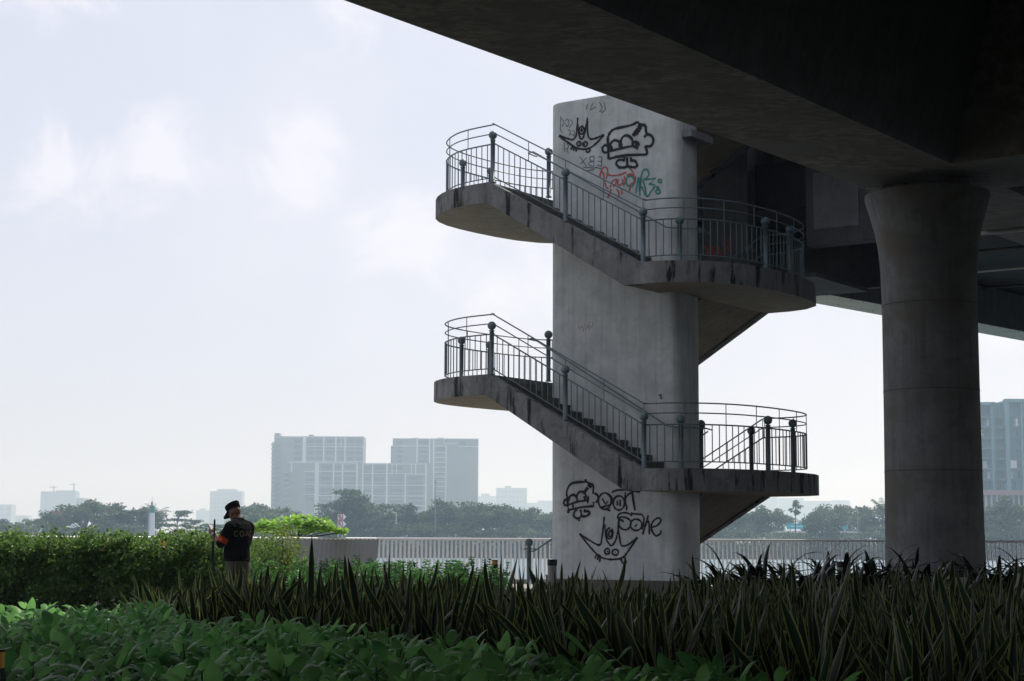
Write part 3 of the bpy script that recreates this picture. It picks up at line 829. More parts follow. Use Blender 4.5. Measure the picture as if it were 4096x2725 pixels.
M['broad'] = leafmat('broad_leaf', (.05, .20, .05), (.25, .50, .15), .46, rough=.42, spec=.12, aged=.965)
M['broad_stem'] = mat('plant_stem', (.05, .08, .035), .7)
M['snake'] = leafmat('snake_leaf_dark', (.012, .026, .014), (.026, .052, .026), .08, rough=.45, spec=.14)
M['snake_edge'] = leafmat('snake_leaf_margin', (.19, .22, .055), (.27, .29, .08), .4)
M['lily'] = leafmat('strap_leaf', (.006, .016, .010), (.014, .032, .016), .08, rough=.25, spec=.35)
M['herb'] = leafmat('herb_leaf', (.04, .15, .035), (.10, .26, .06), .5)
M['hedge_leaf'] = leafmat('hedge_leaf', (.035, .13, .025), (.24, .38, .08), .45, rough=.5)
M['hedge_twig'] = mat('hedge_twig', (.035, .028, .02), .9)
M['flower'] = leafmat('hedge_flower', (.75, .16, .10), (.80, .32, .08), .5)
M['yellow_leaf'] = leafmat('yellow_green_leaf', (.14, .23, .045), (.24, .32, .06), .5)
M['bright_leaf'] = leafmat('bright_broad_leaf', (.16, .34, .05), (.30, .50, .07), .55, rough=.35)
M['cover'] = leafmat('ground_cover_leaf', (.09, .22, .06), (.16, .32, .09), .35)
M['bark'] = mat('bark', (.06, .05, .04), .95)
TREE = [leafmat('far_leaf_' + c, a, b, .35, rough=.6) for c, a, b in (('dark', (.014, .042, .024), (.05, .10, .04)), ('mid', (.025, .065, .03), (.085, .14, .045)), ('olive', (.04, .08, .03), (.12, .165, .055)))]

def inside(p, poly):
    x, y = p; c = False; n = len(poly)
    for i in range(n):
        (x1, y1), (x2, y2) = poly[i], poly[(i + 1) % n]
        if (y1 > y) != (y2 > y) and x < (x2 - x1) * (y - y1) / (y2 - y1) + x1: c = not c
    return c
def scatter(poly, n, seed, dmin_f=.75):
    """even scatter in a polygon (best candidate)"""
    rg = random.Random(seed); xs_ = [p[0] for p in poly]; ys_ = [p[1] for p in poly]
    out = []
    while len(out) < n:
        best, bd = None, -1
        for _ in range(9):
            while True:
                q = (rg.uniform(min(xs_), max(xs_)), rg.uniform(min(ys_), max(ys_)))
                if inside(q, poly): break
            dd = min([(q[0] - o[0]) ** 2 + (q[1] - o[1]) ** 2 for o in out] or [9e9])
            if dd > bd: best, bd = q, dd
        out.append(best)
    return out

# ---- broad-leaved bedding plants, foreground
def broad_proto(seed):
    rg = random.Random(seed); m = MB(); st = MB()
    for k_ in range(6):
        a = 2 * pi * k_ / 6 + rg.uniform(-.4, .4); r = rg.uniform(.03, .20)
        top = Vector((cos(a) * r, sin(a) * r, rg.uniform(.26, .42)))
        foot = top * .35; foot.z = 0
        mid = (top + foot) / 2 + Vector((rg.uniform(-.02, .02), rg.uniform(-.02, .02), .03))
        st.tube([foot, mid, top], [.006, .005, .004], 4, caps=False)
        nl = rg.randint(5, 7)
        for j in range(nl):
            t = 1 - j / (nl + 1.5)
            p = foot.lerp(top, t)
            b = j * 2.4 + rg.uniform(-.3, .3) + a
            el = rg.uniform(.35, 1.25) if j < 4 else rg.uniform(-.1, .6)
            d = Vector((cos(b) * cos(el), sin(b) * cos(el), sin(el)))
            L = rg.uniform(.13, .25) * (1 if j else .75)
            w = L * rg.uniform(.31, .42)
            bezleaf(m, p, d, L, w, rg.uniform(.9, 2.4), Vector((-sin(b), cos(b), rg.uniform(-.4, .4))), segs=6, curl=rg.uniform(.1, .45),
                    prof=lambda t: (sin(pi * min(1, (t * .95 + .03)) ** .85)) ** .75, twist=rg.uniform(-.5, .5))
    me1 = m.mesh('leaf_cluster', [M['broad']]); me2 = st.mesh('stem', [M['broad_stem']])
    return me1, me2
def place_plants(protos, pts, name, label, cat, group, zfun=None, parts=('leaf_cluster', 'stem'), smin=.85, smax=1.15, seed=3, tilt=.08, labels=None):
    rg = random.Random(seed)
    for i, (x, y) in enumerate(pts):
        pr = protos[rg.randrange(len(protos))]
        s_ = rg.uniform(smin, smax)
        o = empty(name, (x, y, 0), labels[i] if labels else label, cat, group)
        o.rotation_euler = (rg.uniform(-tilt, tilt), rg.uniform(-tilt, tilt), rg.uniform(0, 6.28))
        o.scale = (s_, s_, s_ * (zfun(x, y) if zfun else 1))
        for me, nm in zip(pr, parts):
            if me is not None: link(nm, me, o)
broad_poly = [(-6.4, 19.3), (-3.9, 18.7), (-2.3, 15.6), (-.35, 13.6), (.75, 11.3), (1.3, 10.1), (1.75, 9.2), (2.3, 8.0), (-2.9, 8.0), (-6.4, 18)]
bp_ = [broad_proto(i) for i in range(8)]
pts = scatter(broad_poly, 298, 11)
place_plants(bp_, pts, 'broadleaf_plant', 'low leafy green plant with drooping oval leaves in the front bed', 'plant', 'green broad-leaved plants filling the front bed', smin=.95, smax=1.35,
             zfun=lambda x, y: .92)

# ---- snake plants
def snake_proto(seed):
    rg = random.Random(seed); m = MB()
    for k_ in range(rg.randint(10, 13)):
        a = rg.uniform(0, 2 * pi); r = rg.uniform(0, .13)
        base = Vector((cos(a) * r, sin(a) * r, rg.uniform(0, .26)))
        lean = abs(rg.gauss(0, .42)) + .05
        b = a + rg.uniform(-.8, .8)
        d = Vector((cos(b) * sin(lean), sin(b) * sin(lean), cos(lean)))
        L = rg.uniform(.38, .66); w = rg.uniform(.046, .074)
        c = rg.uniform(0, pi)
        ac = Vector((cos(c), sin(c), 0))
        bezleaf(m, base, d, L, w, rg.uniform(-.25, .45), ac, mi=0, mi_edge=1, segs=9, curl=rg.uniform(.15, .5), twist=rg.uniform(-.9, .9), edge=.79, bend=rg.uniform(-1.1, 1.1),
                prof=lambda t: .32 + .68 * sin(pi * t / 1.16) ** 1.1 if t < .62 else max(0, (1 - t) / .38) ** .60)
    return (m.mesh('leaf_blades', [M['snake'], M['snake_edge']]),)
sp_ = [snake_proto(i + 50) for i in range(12)]
snake_poly = [(-4.35, 21.6), (-3.95, 19.0), (-2.3, 15.9), (-.35, 13.9), (.75, 11.6), (1.45, 10.3), (2.0, 9.3), (2.2, 8.6), (3.2, 8.4), (6.9, 21.8), (1, 21.8)]
pts = scatter(snake_poly, 298, 12)
place_plants(sp_, pts, 'snake_plant', 'upright snake plant with dark blades edged in yellow, in the wide shady bed', 'plant', 'snake plants massed in the shady bed', parts=('leaf_blades',), smin=.88, smax=1.22, seed=5,
             zfun=lambda x, y: .98 if y > 18.5 and x > .5 else (1.03 if y > 16.5 else 1.04))
tall = empty('snake_plant', aty(1240, 2600, 17.5).xy.to_3d(), 'tallest snake plant blade, standing alone against the fence rail', 'plant')
m = MB(); tb = Vector((tall.location.x, tall.location.y, 0)); bezleaf(m, tb, (0, 0, 1), 1.24, .075, 0, (1, 0, 0), 0, 10, mi_edge=1, edge=.8, prof=lambda t: .4 + .6 * sin(pi * t) if t < .8 else max(0, (1 - t) / .2) ** .8 * .75)
m.build('leaf_blade', [M['snake'], M['snake_edge']], tall)

# ---- dark strap-leaved lilies on the right
def lily_proto(seed):
    rg = random.Random(seed); m = MB()
    for k_ in range(64):
        a = rg.uniform(0, 2 * pi); el = rg.uniform(.35, 1.35)
        h0 = rg.uniform(0, .28)
        d = Vector((cos(a) * cos(el), sin(a) * cos(el), sin(el)))
        bezleaf(m, (cos(a) * .06, sin(a) * .06, h0), d, rg.uniform(.45, .78), rg.uniform(.055, .080), rg.uniform(1.5, 2.9), (-sin(a), cos(a), 0), segs=8, curl=.35, prof=lambda t: 1 - .3 * t if t < .6 else max(0, (1 - t) / .4) ** .7 * .82)
    return (m.mesh('leaf_blades', [M['lily']]),)
ll_ = [lily_proto(i + 80) for i in range(5)]
lp = []
rg = random.Random(21)
for i in range(30):
    px = 2860 + (4250 - 2860) * i / 29 + rg.uniform(-20, 20); y = rg.uniform(22.6, 26.5)
    p = aty(px, 2300, y); lp.append((p.x, y))
place_plants(ll_, lp, 'lily_clump', 'dark glossy clump of arching strap leaves, in the row before the concrete pier', 'plant', 'dark strap-leaved lilies behind the snake plants', parts=('leaf_blades',), smin=1.2, smax=1.42, seed=8)

# ---- green herb plants before the fence
def herb_proto(seed):
    rg = random.Random(seed); R = np.random.default_rng(seed); st = MB(); P = []; D = []
    for k_ in range(11):
        a = rg.uniform(0, 2 * pi); r = rg.uniform(.02, .26); h = rg.uniform(.45, .80)
        f = Vector((cos(a) * r * .6, sin(a) * r * .6, 0)); t_ = Vector((cos(a) * r * 1.3, sin(a) * r * 1.3, h))
        st.tube([f, t_], [.006, .003], 4, caps=False)
        z = .06
        while z < h:
            q = f.lerp(t_, z / h); b0 = rg.uniform(0, 6.28)
            for j in range(5):
                b = b0 + j * 1.257
                P.append(q); D.append((cos(b), sin(b), .55))
            z += .034
    V, I = cloud(np.array([tuple(p) for p in P]), R.uniform(.035, .06, len(P)) * 1.15, R, .42, .8, dirs=np.array(D) * 1.6)
    return fast_mesh('leaf_whorls', V, I, 4, [M['herb']]), st.mesh('stem', [M['broad_stem']])
hp_ = [herb_proto(i + 30) for i in range(6)]
hp = []
for i in range(56):
    px = 985 + (1990 - 985) * (i % 28) / 27 + rg.uniform(-18, 18); y = rg.uniform(24.5, 26.3) if i < 28 else rg.uniform(26.5, 29.5)
    p = aty(px, 2300, y); hp.append((p.x, y))
place_plants(hp_, hp, 'herb_bush', 'bright green leafy bush of upright stems in front of the fence', 'plant', 'bright green upright bushes before the fence', parts=('leaf_whorls', 'stem'), smin=.88, smax=1.2, seed=9)

# ---- low ground cover round the tower foot
R = np.random.default_rng(5)
N = 9000
P = np.stack([R.uniform(-1.5, 9, N), R.uniform(22, 31, N), R.uniform(.04, .26, N)], 1)
V, I = cloud(P, R.uniform(.05, .10, N), R, .7, 1.)
o = link('ground_cover', fast_mesh('ground_cover', V, I, 4, [M['cover']])); tag(o, 'pale green creeping ground cover between the bed and the tower', 'ground cover', kind='stuff')
N = 7000
P = np.stack([R.uniform(-12, -1, N), R.uniform(21, 30, N), R.uniform(.01, .10, N)], 1)
V, I = cloud(P, R.uniform(.04, .08, N), R, .5, 1.)
o = link('leaf_litter', fast_mesh('leaf_litter', V, I, 4, [M['hedge_leaf']])); tag(o, 'low weeds and leaf litter under the hedge', 'ground cover', kind='stuff')

# ---- the hedge on the left
hx0, hx1, hy0, hy1 = -8.9, -4.35, 26.6, 29.2
hedge = empty('hedge', ((hx0 + hx1) / 2, 28, 0), 'dense mid-green hedge with sunlit top and a few orange blossoms, left of the standing man', 'hedge')
def hh(x, y):
    return 1.06 + .22 * noise.noise(Vector((x * .9, y * .9, 3))) + .09 * noise.noise(Vector((x * 3.1, y * 3.1, 1))) - (.12 if x < -8.6 else 0) * 0
N = 170000
x = R.uniform(hx0, hx1, N); y = R.uniform(hy0, hy1, N); zz_ = R.uniform(0, 1, N) ** .62
ht = np.array([hh(a, b) for a, b in zip(x, y)])
z = zz_ * ht
edge = .55 * np.array([noise.noise(Vector((a * 1.4, c * 2.2, 7))) for a, c in zip(x, z)])
keep = (y > hy0 + .25 + edge - .12) & ((z > ht - .3) | (y < hy0 + .95) | (x > hx1 - .4)) & (z > .12)
dens = np.array([noise.noise(Vector((a * 2.0, b * 2.0, c * 2.6))) for a, b, c in zip(x, y, z)])
keep &= (dens > -.2) | (z < .8)
P = np.stack([x, y, z], 1)[keep]
clumps = []
for i in range(330):
    cx_ = rng.uniform(hx0, hx1 + .25); top_ = rng.random() < .5
    cy_ = rng.uniform(hy0 + .1, hy1 - .3) if top_ else hy0 + rng.uniform(-.05, .35)
    cz_ = hh(cx_, cy_) + rng.uniform(-.10, .10) if top_ else rng.uniform(.25, 1.25)
    k_ = rng.randint(45, 110); rr_ = rng.uniform(.10, .26)
    v = R.normal(size=(k_, 3)) * np.array([rr_, rr_ * .7, rr_ * .5]) * .6
    clumps.append(v + np.array([cx_, cy_, max(cz_, .2)]))
P = np.concatenate([P] + clumps)
V, I = cloud(P, R.uniform(.045, .085, len(P)), R, .62, .6)
link('foliage', fast_mesh('foliage', V - np.array(hedge.location), I, 4, [M['hedge_leaf']]), hedge)
# arching shoots along the top
P, D = [], []; tw = MB()
for i in range(80):
    sx = rng.uniform(hx0, hx1); sy = rng.uniform(hy0 + .3, hy1 - .3); h0 = hh(sx, sy) - .08
    dx = rng.uniform(-.5, .5); hgt = rng.uniform(.05, .30); prev = None
    for j in range(26):
        t = j / 25
        q = Vector((sx + dx * t * .45, sy + rng.uniform(-.02, .02), h0 + hgt * (1.4 * t - .45 * t * t)))
        for _ in range(3): P.append((q.x + rng.uniform(-.025, .025), q.y + rng.uniform(-.025, .025), q.z + rng.uniform(-.02, .02)))
V, I = cloud(np.array(P), R.uniform(.03, .055, len(P)), R, .6, .6)
link('shoots', fast_mesh('shoots', V - np.array(hedge.location), I, 4, [M['hedge_leaf']]), hedge)
for i in range(150):
    sx = rng.uniform(hx0, hx1); sy = rng.uniform(hy0 + .35, hy0 + 1.3)
    tw.tube([(sx, sy, 0), (sx + rng.uniform(-.1, .1), sy + rng.uniform(-.1, .1), .35), (sx + rng.uniform(-.25, .25), sy + rng.uniform(-.15, .15), .95)], [.012, .009, .005], 4, caps=False)
tw.build('stems', M['hedge_twig'], hedge)
P = []
for fx, fy, n_ in ((648, 2186, 26), (660, 2172, 22), (505, 2188, 10), (90, 2222, 10), (760, 2240, 12), (300, 2178, 7), (210, 2195, 7), (700, 2120, 6), (520, 2272, 6), (590, 2260, 6), (150, 2160, 6), (380, 2210, 5), (820, 2205, 5)):
    q = aty(fx, fy, hy0 + .12)
    for _ in range(n_): P.append((q.x + rng.gauss(0, .03), q.y + rng.gauss(0, .03), q.z + rng.gauss(0, .025)))
V, I = cloud(np.array(P)[::3], .030, R, .8, .3)
link('blossoms', fast_mesh('blossoms', V - np.array(hedge.location), I, 4, [M['flower']]), hedge)
# second, farther run of hedge so the bed does not end at a knife edge
# ---- yellow-green shrub beside the man
def shrub(name, label, cat, c, rx, ry, h, n, leaf, size, seed, asp=.5, trunk=.03, lobes=9, zlo=.1):
    rg_ = random.Random(seed); R_ = np.random.default_rng(seed)
    root = empty(name, c, label, cat); P = []
    tk = MB()
    for i in range(lobes):
        a = rg_.uniform(0, 6.28); r = rg_.uniform(.1, .8)
        lc = np.array([cos(a) * r * rx, sin(a) * r * ry, rg_.uniform(zlo + .15, .86) * h])
        lr = np.array([rx * .42, ry * .42, h * .20])
        k_ = n // lobes
        v = R_.normal(size=(k_, 3)); v /= np.linalg.norm(v, axis=1, keepdims=True)
        P.append(lc + v * lr * R_.uniform(.45, 1.05, (k_, 1)))
        tk.tube([(0, 0, 0), tuple(lc * [.3, .3, .5]), tuple(lc)], [trunk, trunk * .6, trunk * .25], 5, caps=False)
    P = np.concatenate(P); P[:, 2] = np.maximum(P[:, 2], .03)
    V, I = cloud(P, R_.uniform(size * .7, size * 1.2, len(P)), R_, asp, .5)
    link('foliage', fast_mesh('foliage', V, I, 4, [leaf]), root)
    tk.build('branches', M['bark'], root, local=True)
    return root
q = aty(1120, 2300, 27.4)
shrub('shrub', 'loose yellow-green shrub right of the man, lit by the sun', 'shrub', (q.x, q.y, 0), .45, .45, 1.42, 4200, M['yellow_leaf'], .05, 3, lobes=16)
q = aty(1015, 2300, 26.6)
shrub('shrub', 'small dark-green shrub directly behind the man', 'shrub', (q.x, q.y, 0), .42, .4, 1.38, 2200, M['hedge_leaf'], .05, 4, lobes=10)
# bright almond-like tree beyond the left fence: big leaves in rosettes
q = aty(1190, 2300, 46.2)
bt = empty('young_tree', (q.x, q.y, 0), 'young tree with big bright yellow-green leaves just beyond the fence rail', 'tree')
k = MB(); tr = MB(); tr.tube([(0, 0, 0), (.05, 0, .9), (0, 0, 1.5)], [.06, .05, .03], 6)
for i in range(190):
    x_ = rng.uniform(-1.30, 1.25); env = 1.74 - .16 * abs(x_) ** 1.5 - (.16 if x_ > .9 else 0)
    c_ = Vector((x_, rng.uniform(-.6, .6), rng.uniform(1.34, env + .03)))
    if i % 12 == 0: tr.tube([(0, 0, 1.2), tuple(c_)], [.02, .008], 4, caps=False)
    for j in range(8):
        b = j * .785 + rng.uniform(-.3, .3); el = rng.uniform(-.1, .9)
        bezleaf(k, c_, (cos(b) * cos(el), sin(b) * cos(el), sin(el)), rng.uniform(.13, .22), rng.uniform(.08, .12), rng.uniform(.3, 1.2), (-sin(b), cos(b), 0), segs=4, curl=.3, prof=lambda t: max(.12, sin(pi * min(1, t * .9 + .02) ** 1.4)))
k.build('crown', M['bright_leaf'], bt, local=True); tr.build('trunk', M['bark'], bt, local=True)

# ============================================================ BOLLARD LIGHTS
def bollard(px, ytop, y, r, label, tilt=0., caph=.09, band=.34, amber=False, grp='bollard lights standing among the plants'):
    p = aty(px, ytop, y); h = p.z
    root = empty('bollard_light', (p.x, p.y, 0), label, 'bollard light', grp)
    a = MB(); a.lathe((0, 0, 0), [(r * 1.25, 0), (r * 1.25, .03), (r, .04), (r, h - caph - band)], 18); a.build('post', M['black'], root, local=True)
    a = MB(); a.lathe((0, 0, 0), [(r * .92, h - caph - band), (r * .92, h - caph)], 18); a.build('diffuser', M['amber'] if amber else M['white'], root, local=True)
    a = MB(); a.lathe((0, 0, 0), [(r * 1.02, h - caph), (r * 1.02, h - .012), (r * .96, h)], 18); a.build('cap', M['black'], root, local=True)
    root.rotation_euler = (0, tilt, 0)
bollard(2209, 2238, 26.0, .072, 'upright black and white bollard light at the left foot of the graffiti tower')
bollard(92, 2233, 27.12, .092, 'bollard light sunk in the face of the hedge, only its cap showing', band=.05)
bollard(4030, 2262, 22.4, .07, 'leaning bollard light at the right edge among the lilies', tilt=.22)
bollard(3838, 2280, 21.9, .10, 'short bollard light in front of the pier foot', band=.3)
bollard(3365, 2246, 26.9, .07, 'dim bollard light half hidden in the lilies left of the pier')
bollard(1979, 2240, 28.5, .052, 'amber-topped bollard light at the right end of the bright green bushes', caph=.012, band=.06, amber=True)
bollard(6, 2598, 9.2, .02, 'slim garden light with a rusty amber top at the left edge of the picture', caph=.004, band=.09, amber=True)

# ============================================================ THE MAN
def mirror(p): return (-p[0], p[1], p[2])
P0 = aty(948, 2400, 23.7)
man = empty('person', (P0.x, P0.y, 0), 'person in black cap and shirt with a red armband, bowed over a phone', 'person')
man.rotation_euler = (0, 0, radians(55.2))
M['skin'] = mat('skin', (.16, .085, .055), .55)
M['shirt'] = mat('black_shirt', (.007, .008, .009), .95, spec=.05)
M['trousers'] = mat('grey_khaki_cloth', (.095, .085, .072), .9, spec=.15)
M['band'] = mat('red_cloth', (.50, .05, .02), .8)
M['gold'] = mat('gold_print', (.30, .24, .09), .6)
def loft(mb, rings, k=20):
    """rings: (x, y, z, rx, ry)"""
    vs = []
    for x, y, z, rx, ry in rings:
        for j in range(k):
            a = 2 * pi * j / k; vs.append((x + rx * cos(a), y + ry * sin(a), z))
    n = len(rings)
    mb.add(vs, [(i * k + j, i * k + (j + 1) % k, (i + 1) * k + (j + 1) % k, (i + 1) * k + j) for i in range(n - 1) for j in range(k)] + [tuple(range(k))[::-1], tuple((n - 1) * k + j for j in range(k))], 0, True)
def limb(mb, pts, rs, k=12):
    mb.tube(pts, rs, k)
    for p, r in zip(pts, rs): mb.ball(p, r * .995, 10)
def remesh(o, vx, it=3):
    m = o.modifiers.new('surface', 'REMESH'); m.mode = 'VOXEL'; m.voxel_size = vx; m.use_smooth_shade = True
    s_ = o.modifiers.new('soften', 'SMOOTH'); s_.iterations = it; s_.factor = .5
b = MB()
head_rot = Matrix.Rotation(radians(-33), 3, 'X')
hc = Vector((0, .085, 1.560))
hp3 = lambda x, y, z: tuple(hc + head_rot @ Vector((x, y, z)))
b.ball(hc, 1, 20, sc=(.076, .096, .100), rot=head_rot)
b.ball(hp3(0, .035, -.055), 1, 14, sc=(.056, .062, .065), rot=head_rot)      # jaw
b.ball(hp3(0, .10, -.025), 1, 8, sc=(.014, .020, .024), rot=head_rot)         # nose
b.ball(hp3(0, .088, -.066), 1, 8, sc=(.024, .012, .009), rot=head_rot)        # lips
for sx in (-1, 1):
    b.ball(hp3(sx * .077, -.005, -.02), 1, 8, sc=(.012, .020, .032), rot=head_rot)   # ears
    b.ball(hp3(sx * .030, .083, .0), .014, 8)
limb(b, [(0, -.01, 1.36), (0, .012, 1.44), (0, .045, 1.50)], [.055, .057, .058])
loft(b, [(0, 0, .88, .14, .10), (0, .01, 1.0, .14, .12), (0, 0, 1.2, .15, .11), (0, -.02, 1.36, .16, .08), (0, -.02, 1.41, .09, .06)])
# left arm with the phone, right arm tapping
limb(b, [(-.205, -.02, 1.365), (-.275, .07, 1.115), (-.165, .315, 1.255)], [.052, .045, .029])
limb(b, [(.205, -.02, 1.365), (.265, .09, 1.13), (.05, .255, 1.235)], [.052, .045, .029])
# palms
b.ball((-.145, .345, 1.285), 1, 10, sc=(.022, .046, .040)); b.ball((.015, .285, 1.25), 1, 10, sc=(.040, .042, .020))
for i, L_ in enumerate((.066, .074, .070, .055)):      # left fingers, wrapped behind the phone
    z0 = 1.262 + i * .019
    b.tube([(-.150, .375, z0), (-.142, .402, z0 + .008), (-.118, .412, z0 + .014), (-.100, .404, z0 + .016)], [.0095, .009, .0085, .007], 7)
b.tube([(-.145, .33, 1.31), (-.128, .345, 1.335), (-.112, .36, 1.345)], [.011, .010, .008], 7)
for i, L_ in enumerate((.060, .068, .064, .050)):      # right fingers, half curled, index out
    x0 = -.012 + i * .018
    e_ = .012 if i == 0 else -.014
    b.tube([(x0 + .01, .315, 1.252), (x0, .345, 1.268 + e_), (x0 - .012, .358 + (i == 0) * .02, 1.262 + e_ * 1.2)], [.0095, .0088, .007], 7)
b.tube([(-.01, .275, 1.262), (-.035, .30, 1.280), (-.048, .322, 1.286)], [.011, .010, .008], 7)
for sx in (-1, 1):
    limb(b, [(sx * .09, 0, .88), (sx * .10, .01, .48), (sx * .105, -.01, .09)], [.085, .055, .042])
    b.ball((sx * .11, .06, .05), 1, 10, sc=(.045, .12, .04))
body = b.build('body', M['skin'], man, local=True); remesh(body, .0065, 2)
sh = MB()
TR = [(0, .01, .905, .178, .150), (0, .02, .95, .186, .165), (0, .025, 1.03, .185, .170), (0, .01, 1.14, .184, .155), (0, -.01, 1.25, .198, .140), (0, -.02, 1.34, .205, .122), (0, -.02, 1.395, .165, .095), (0, .0, 1.43, .09, .072), (0, .01, 1.45, .07, .065)]
loft(sh, TR, 28)
for sx, el in ((-1, (-.275, .07, 1.115)), (1, (.265, .09, 1.13))):
    s0 = Vector((sx * .185, -.02, 1.355)); e0 = Vector(el); limb(sh, [s0, s0.lerp(e0, .5), s0.lerp(e0, .92)], [.078, .070, .064])
for sx in (-1, 1):
    limb(sh, [(0, -.005, 1.405), (sx * .10, -.018, 1.392), (sx * .18, -.02, 1.355)], [.072, .070, .080])
sh.lathe((0, .012, 1.43), [(.076, -.01), (.080, .02), (.079, .05), (.070, .05)], 18)
shirt = sh.build('shirt', M['shirt'], man, local=True); remesh(shirt, .009, 12)
tx_ = bpy.data.textures.new('cloth_folds', 'CLOUDS'); tx_.noise_scale = .09
dm_ = shirt.modifiers.new('folds', 'DISPLACE'); dm_.texture = tx_; dm_.strength = .022; dm_.mid_level = .55
# lettering across the back, following its curve
def tor(z):
    for a, b_ in zip(TR, TR[1:]):
        if a[2] <= z <= b_[2]:
            t = (z - a[2]) / (b_[2] - a[2]); return [a[i] * (1 - t) + b_[i] * t for i in range(5)]
def backpt(s_, z, off=.010):
    x, y, _, rx, ry = tor(z)
    a = s_ / .18
    return Vector((x + (rx + off) * sin(a), y - (ry + off) * cos(a), z))
GL = {'C': [circ(0, 0, .5, .5, 310, 50 + 0, 14)], 'O': [circ(0, 0, .46, .5)], 'A': [[(-.5, .5), (0, -.5), (.5, .5)], [(-.28, .12), (.28, .12)]], 'H': [[(-.42, -.5), (-.42, .5)], [(.42, -.5), (.42, .5)], [(-.42, 0), (.42, 0)]]}
tx = MB()
for i, ch in enumerate('COACH'):
    s0 = -.152 + i * .076
    for st in GL[ch]:
        Q = [backpt(s0 + px_ * .056, 1.264 - py_ * .070) for px_, py_ in st]
        for a_, b_ in zip(Q, Q[1:]):
            n_ = 3
            t_ = (b_ - a_); nr = Vector((a_.x, a_.y, 0)).normalized(); w_ = t_.cross(nr).normalized() * .0055
            tx.add([a_ + w_, a_ - w_, b_ - w_, b_ + w_], [(0, 1, 2, 3), (3, 2, 1, 0)])
tx.build('back_lettering', M['gold'], shirt, local=True)
tr = MB()
loft(tr, [(0, 0, .76, .165, .125), (0, 0, .85, .178, .140), (0, .005, .93, .172, .138)], 24)
for sx in (-1, 1):
    limb(tr, [(sx * .09, 0, .80), (sx * .10, .01, .48), (sx * .105, -.01, .10)], [.098, .082, .068])
trs = tr.build('trousers', M['trousers'], man, local=True); remesh(trs, .010, 3)
k = MB(); k.lathe((0, .012, .905), [(.10, 0)], 3)
k = MB(); loft(k, [(0, .012, .900, .187, .158), (0, .012, .938, .187, .158)], 28); k.build('belt', M['shirt'], man, local=True)
a0, a1 = Vector((-.19, -.02, 1.355)), Vector((-.275, .07, 1.115))
k = MB(); k.tube([a0.lerp(a1, .58), a0.lerp(a1, .86)], [.075, .070], 16); ab = k.build('armband', M['band'], man, local=True)
k = MB(); sc_ = a0.lerp(a1, .69) + Vector((-.064, -.028, .0)); 
star = [(.022 * (1 if i % 2 == 0 else .4) * cos(pi / 2 + i * pi / 5), .022 * (1 if i % 2 == 0 else .4) * sin(pi / 2 + i * pi / 5)) for i in range(10)]
nb2 = Vector((-.85, -.5, -.15)).normalized(); e1 = nb2.cross(Vector((0, 0, 1))).normalized(); e2 = e1.cross(nb2)
k.prism(star, 0, .003, fn=lambda x, y, z: tuple(sc_ + e1 * x + e2 * y + nb2 * (z + .004))); k.build('star', mat('yellow_print', (.8, .55, .05), .6), ab, local=True)
# cap
k = MB()
cr = head_rot
cp = hc + cr @ Vector((0, -.008, .045))
vs = []; KK = 24; prof_c = [(.088, .103, -.015), (.090, .106, .02), (.094, .111, .050), (.094, .108, .062), (.06, .07, .070)]
for rx, ry, z in prof_c:
    for j in range(KK):
        a = 2 * pi * j / KK; vs.append(cp + cr @ Vector((rx * cos(a), ry * sin(a), z)))
k.add(vs, [(i * KK + j, i * KK + (j + 1) % KK, (i + 1) * KK + (j + 1) % KK, (i + 1) * KK + j) for i in range(len(prof_c) - 1) for j in range(KK)] + [tuple((len(prof_c) - 1) * KK + j for j in range(KK))], 0, True)
capo = k.build('cap', M['shirt'], man, local=True)
k = MB(); top, bot = [], []
for i in range(13):
    a = radians(20 + 140 * i / 12)
    for lst, dz in ((top, .004), (bot, -.004)):
        lst.append((cp + cr @ Vector((.088 * cos(a), .100 * sin(a), -.008 + dz)), cp + cr @ Vector((.092 * cos(a), .102 * sin(a) + .105 * sin(a) ** .8, -.034 + dz))))
for lst in (top, bot):
    k.add([q for pr in lst for q in pr], [(2 * i, 2 * i + 1, 2 * i + 3, 2 * i + 2) for i in range(12)], 0, True)
k.add([top[i][1] for i in range(13)] + [bot[i][1] for i in range(13)], [(i, i + 1, i + 14, i + 13) for i in range(12)])
k.build('brim', M['shirt'], capo, local=True)
k = MB()
for sx in (-1, 1):
    c_ = Vector(hp3(sx * .034, .098, .004)); k.tube([c_ + cr @ Vector((.024 * cos(a), 0, .018 * sin(a))) for a in np.linspace(0, 6.283, 13)], .002, 4)
    k.tube([hp3(sx * .058, .096, .008), hp3(sx * .078, .0, .0)], .002, 4)
k.build('glasses', M['black'], man, local=True)
k = MB(); k.tube([Vector((-.165, .315, 1.255)).lerp(Vector((-.275, .07, 1.115)), t) for t in (.03, .13)], [.033, .035], 12); k.build('watch', M['white'], man, local=True)
k = MB()
for sx in (-1, 1):
    k.ball((sx * .11, .07, .05), 1, 12, sc=(.055, .145, .05))
k.build('shoes', M['black'], man, local=True)
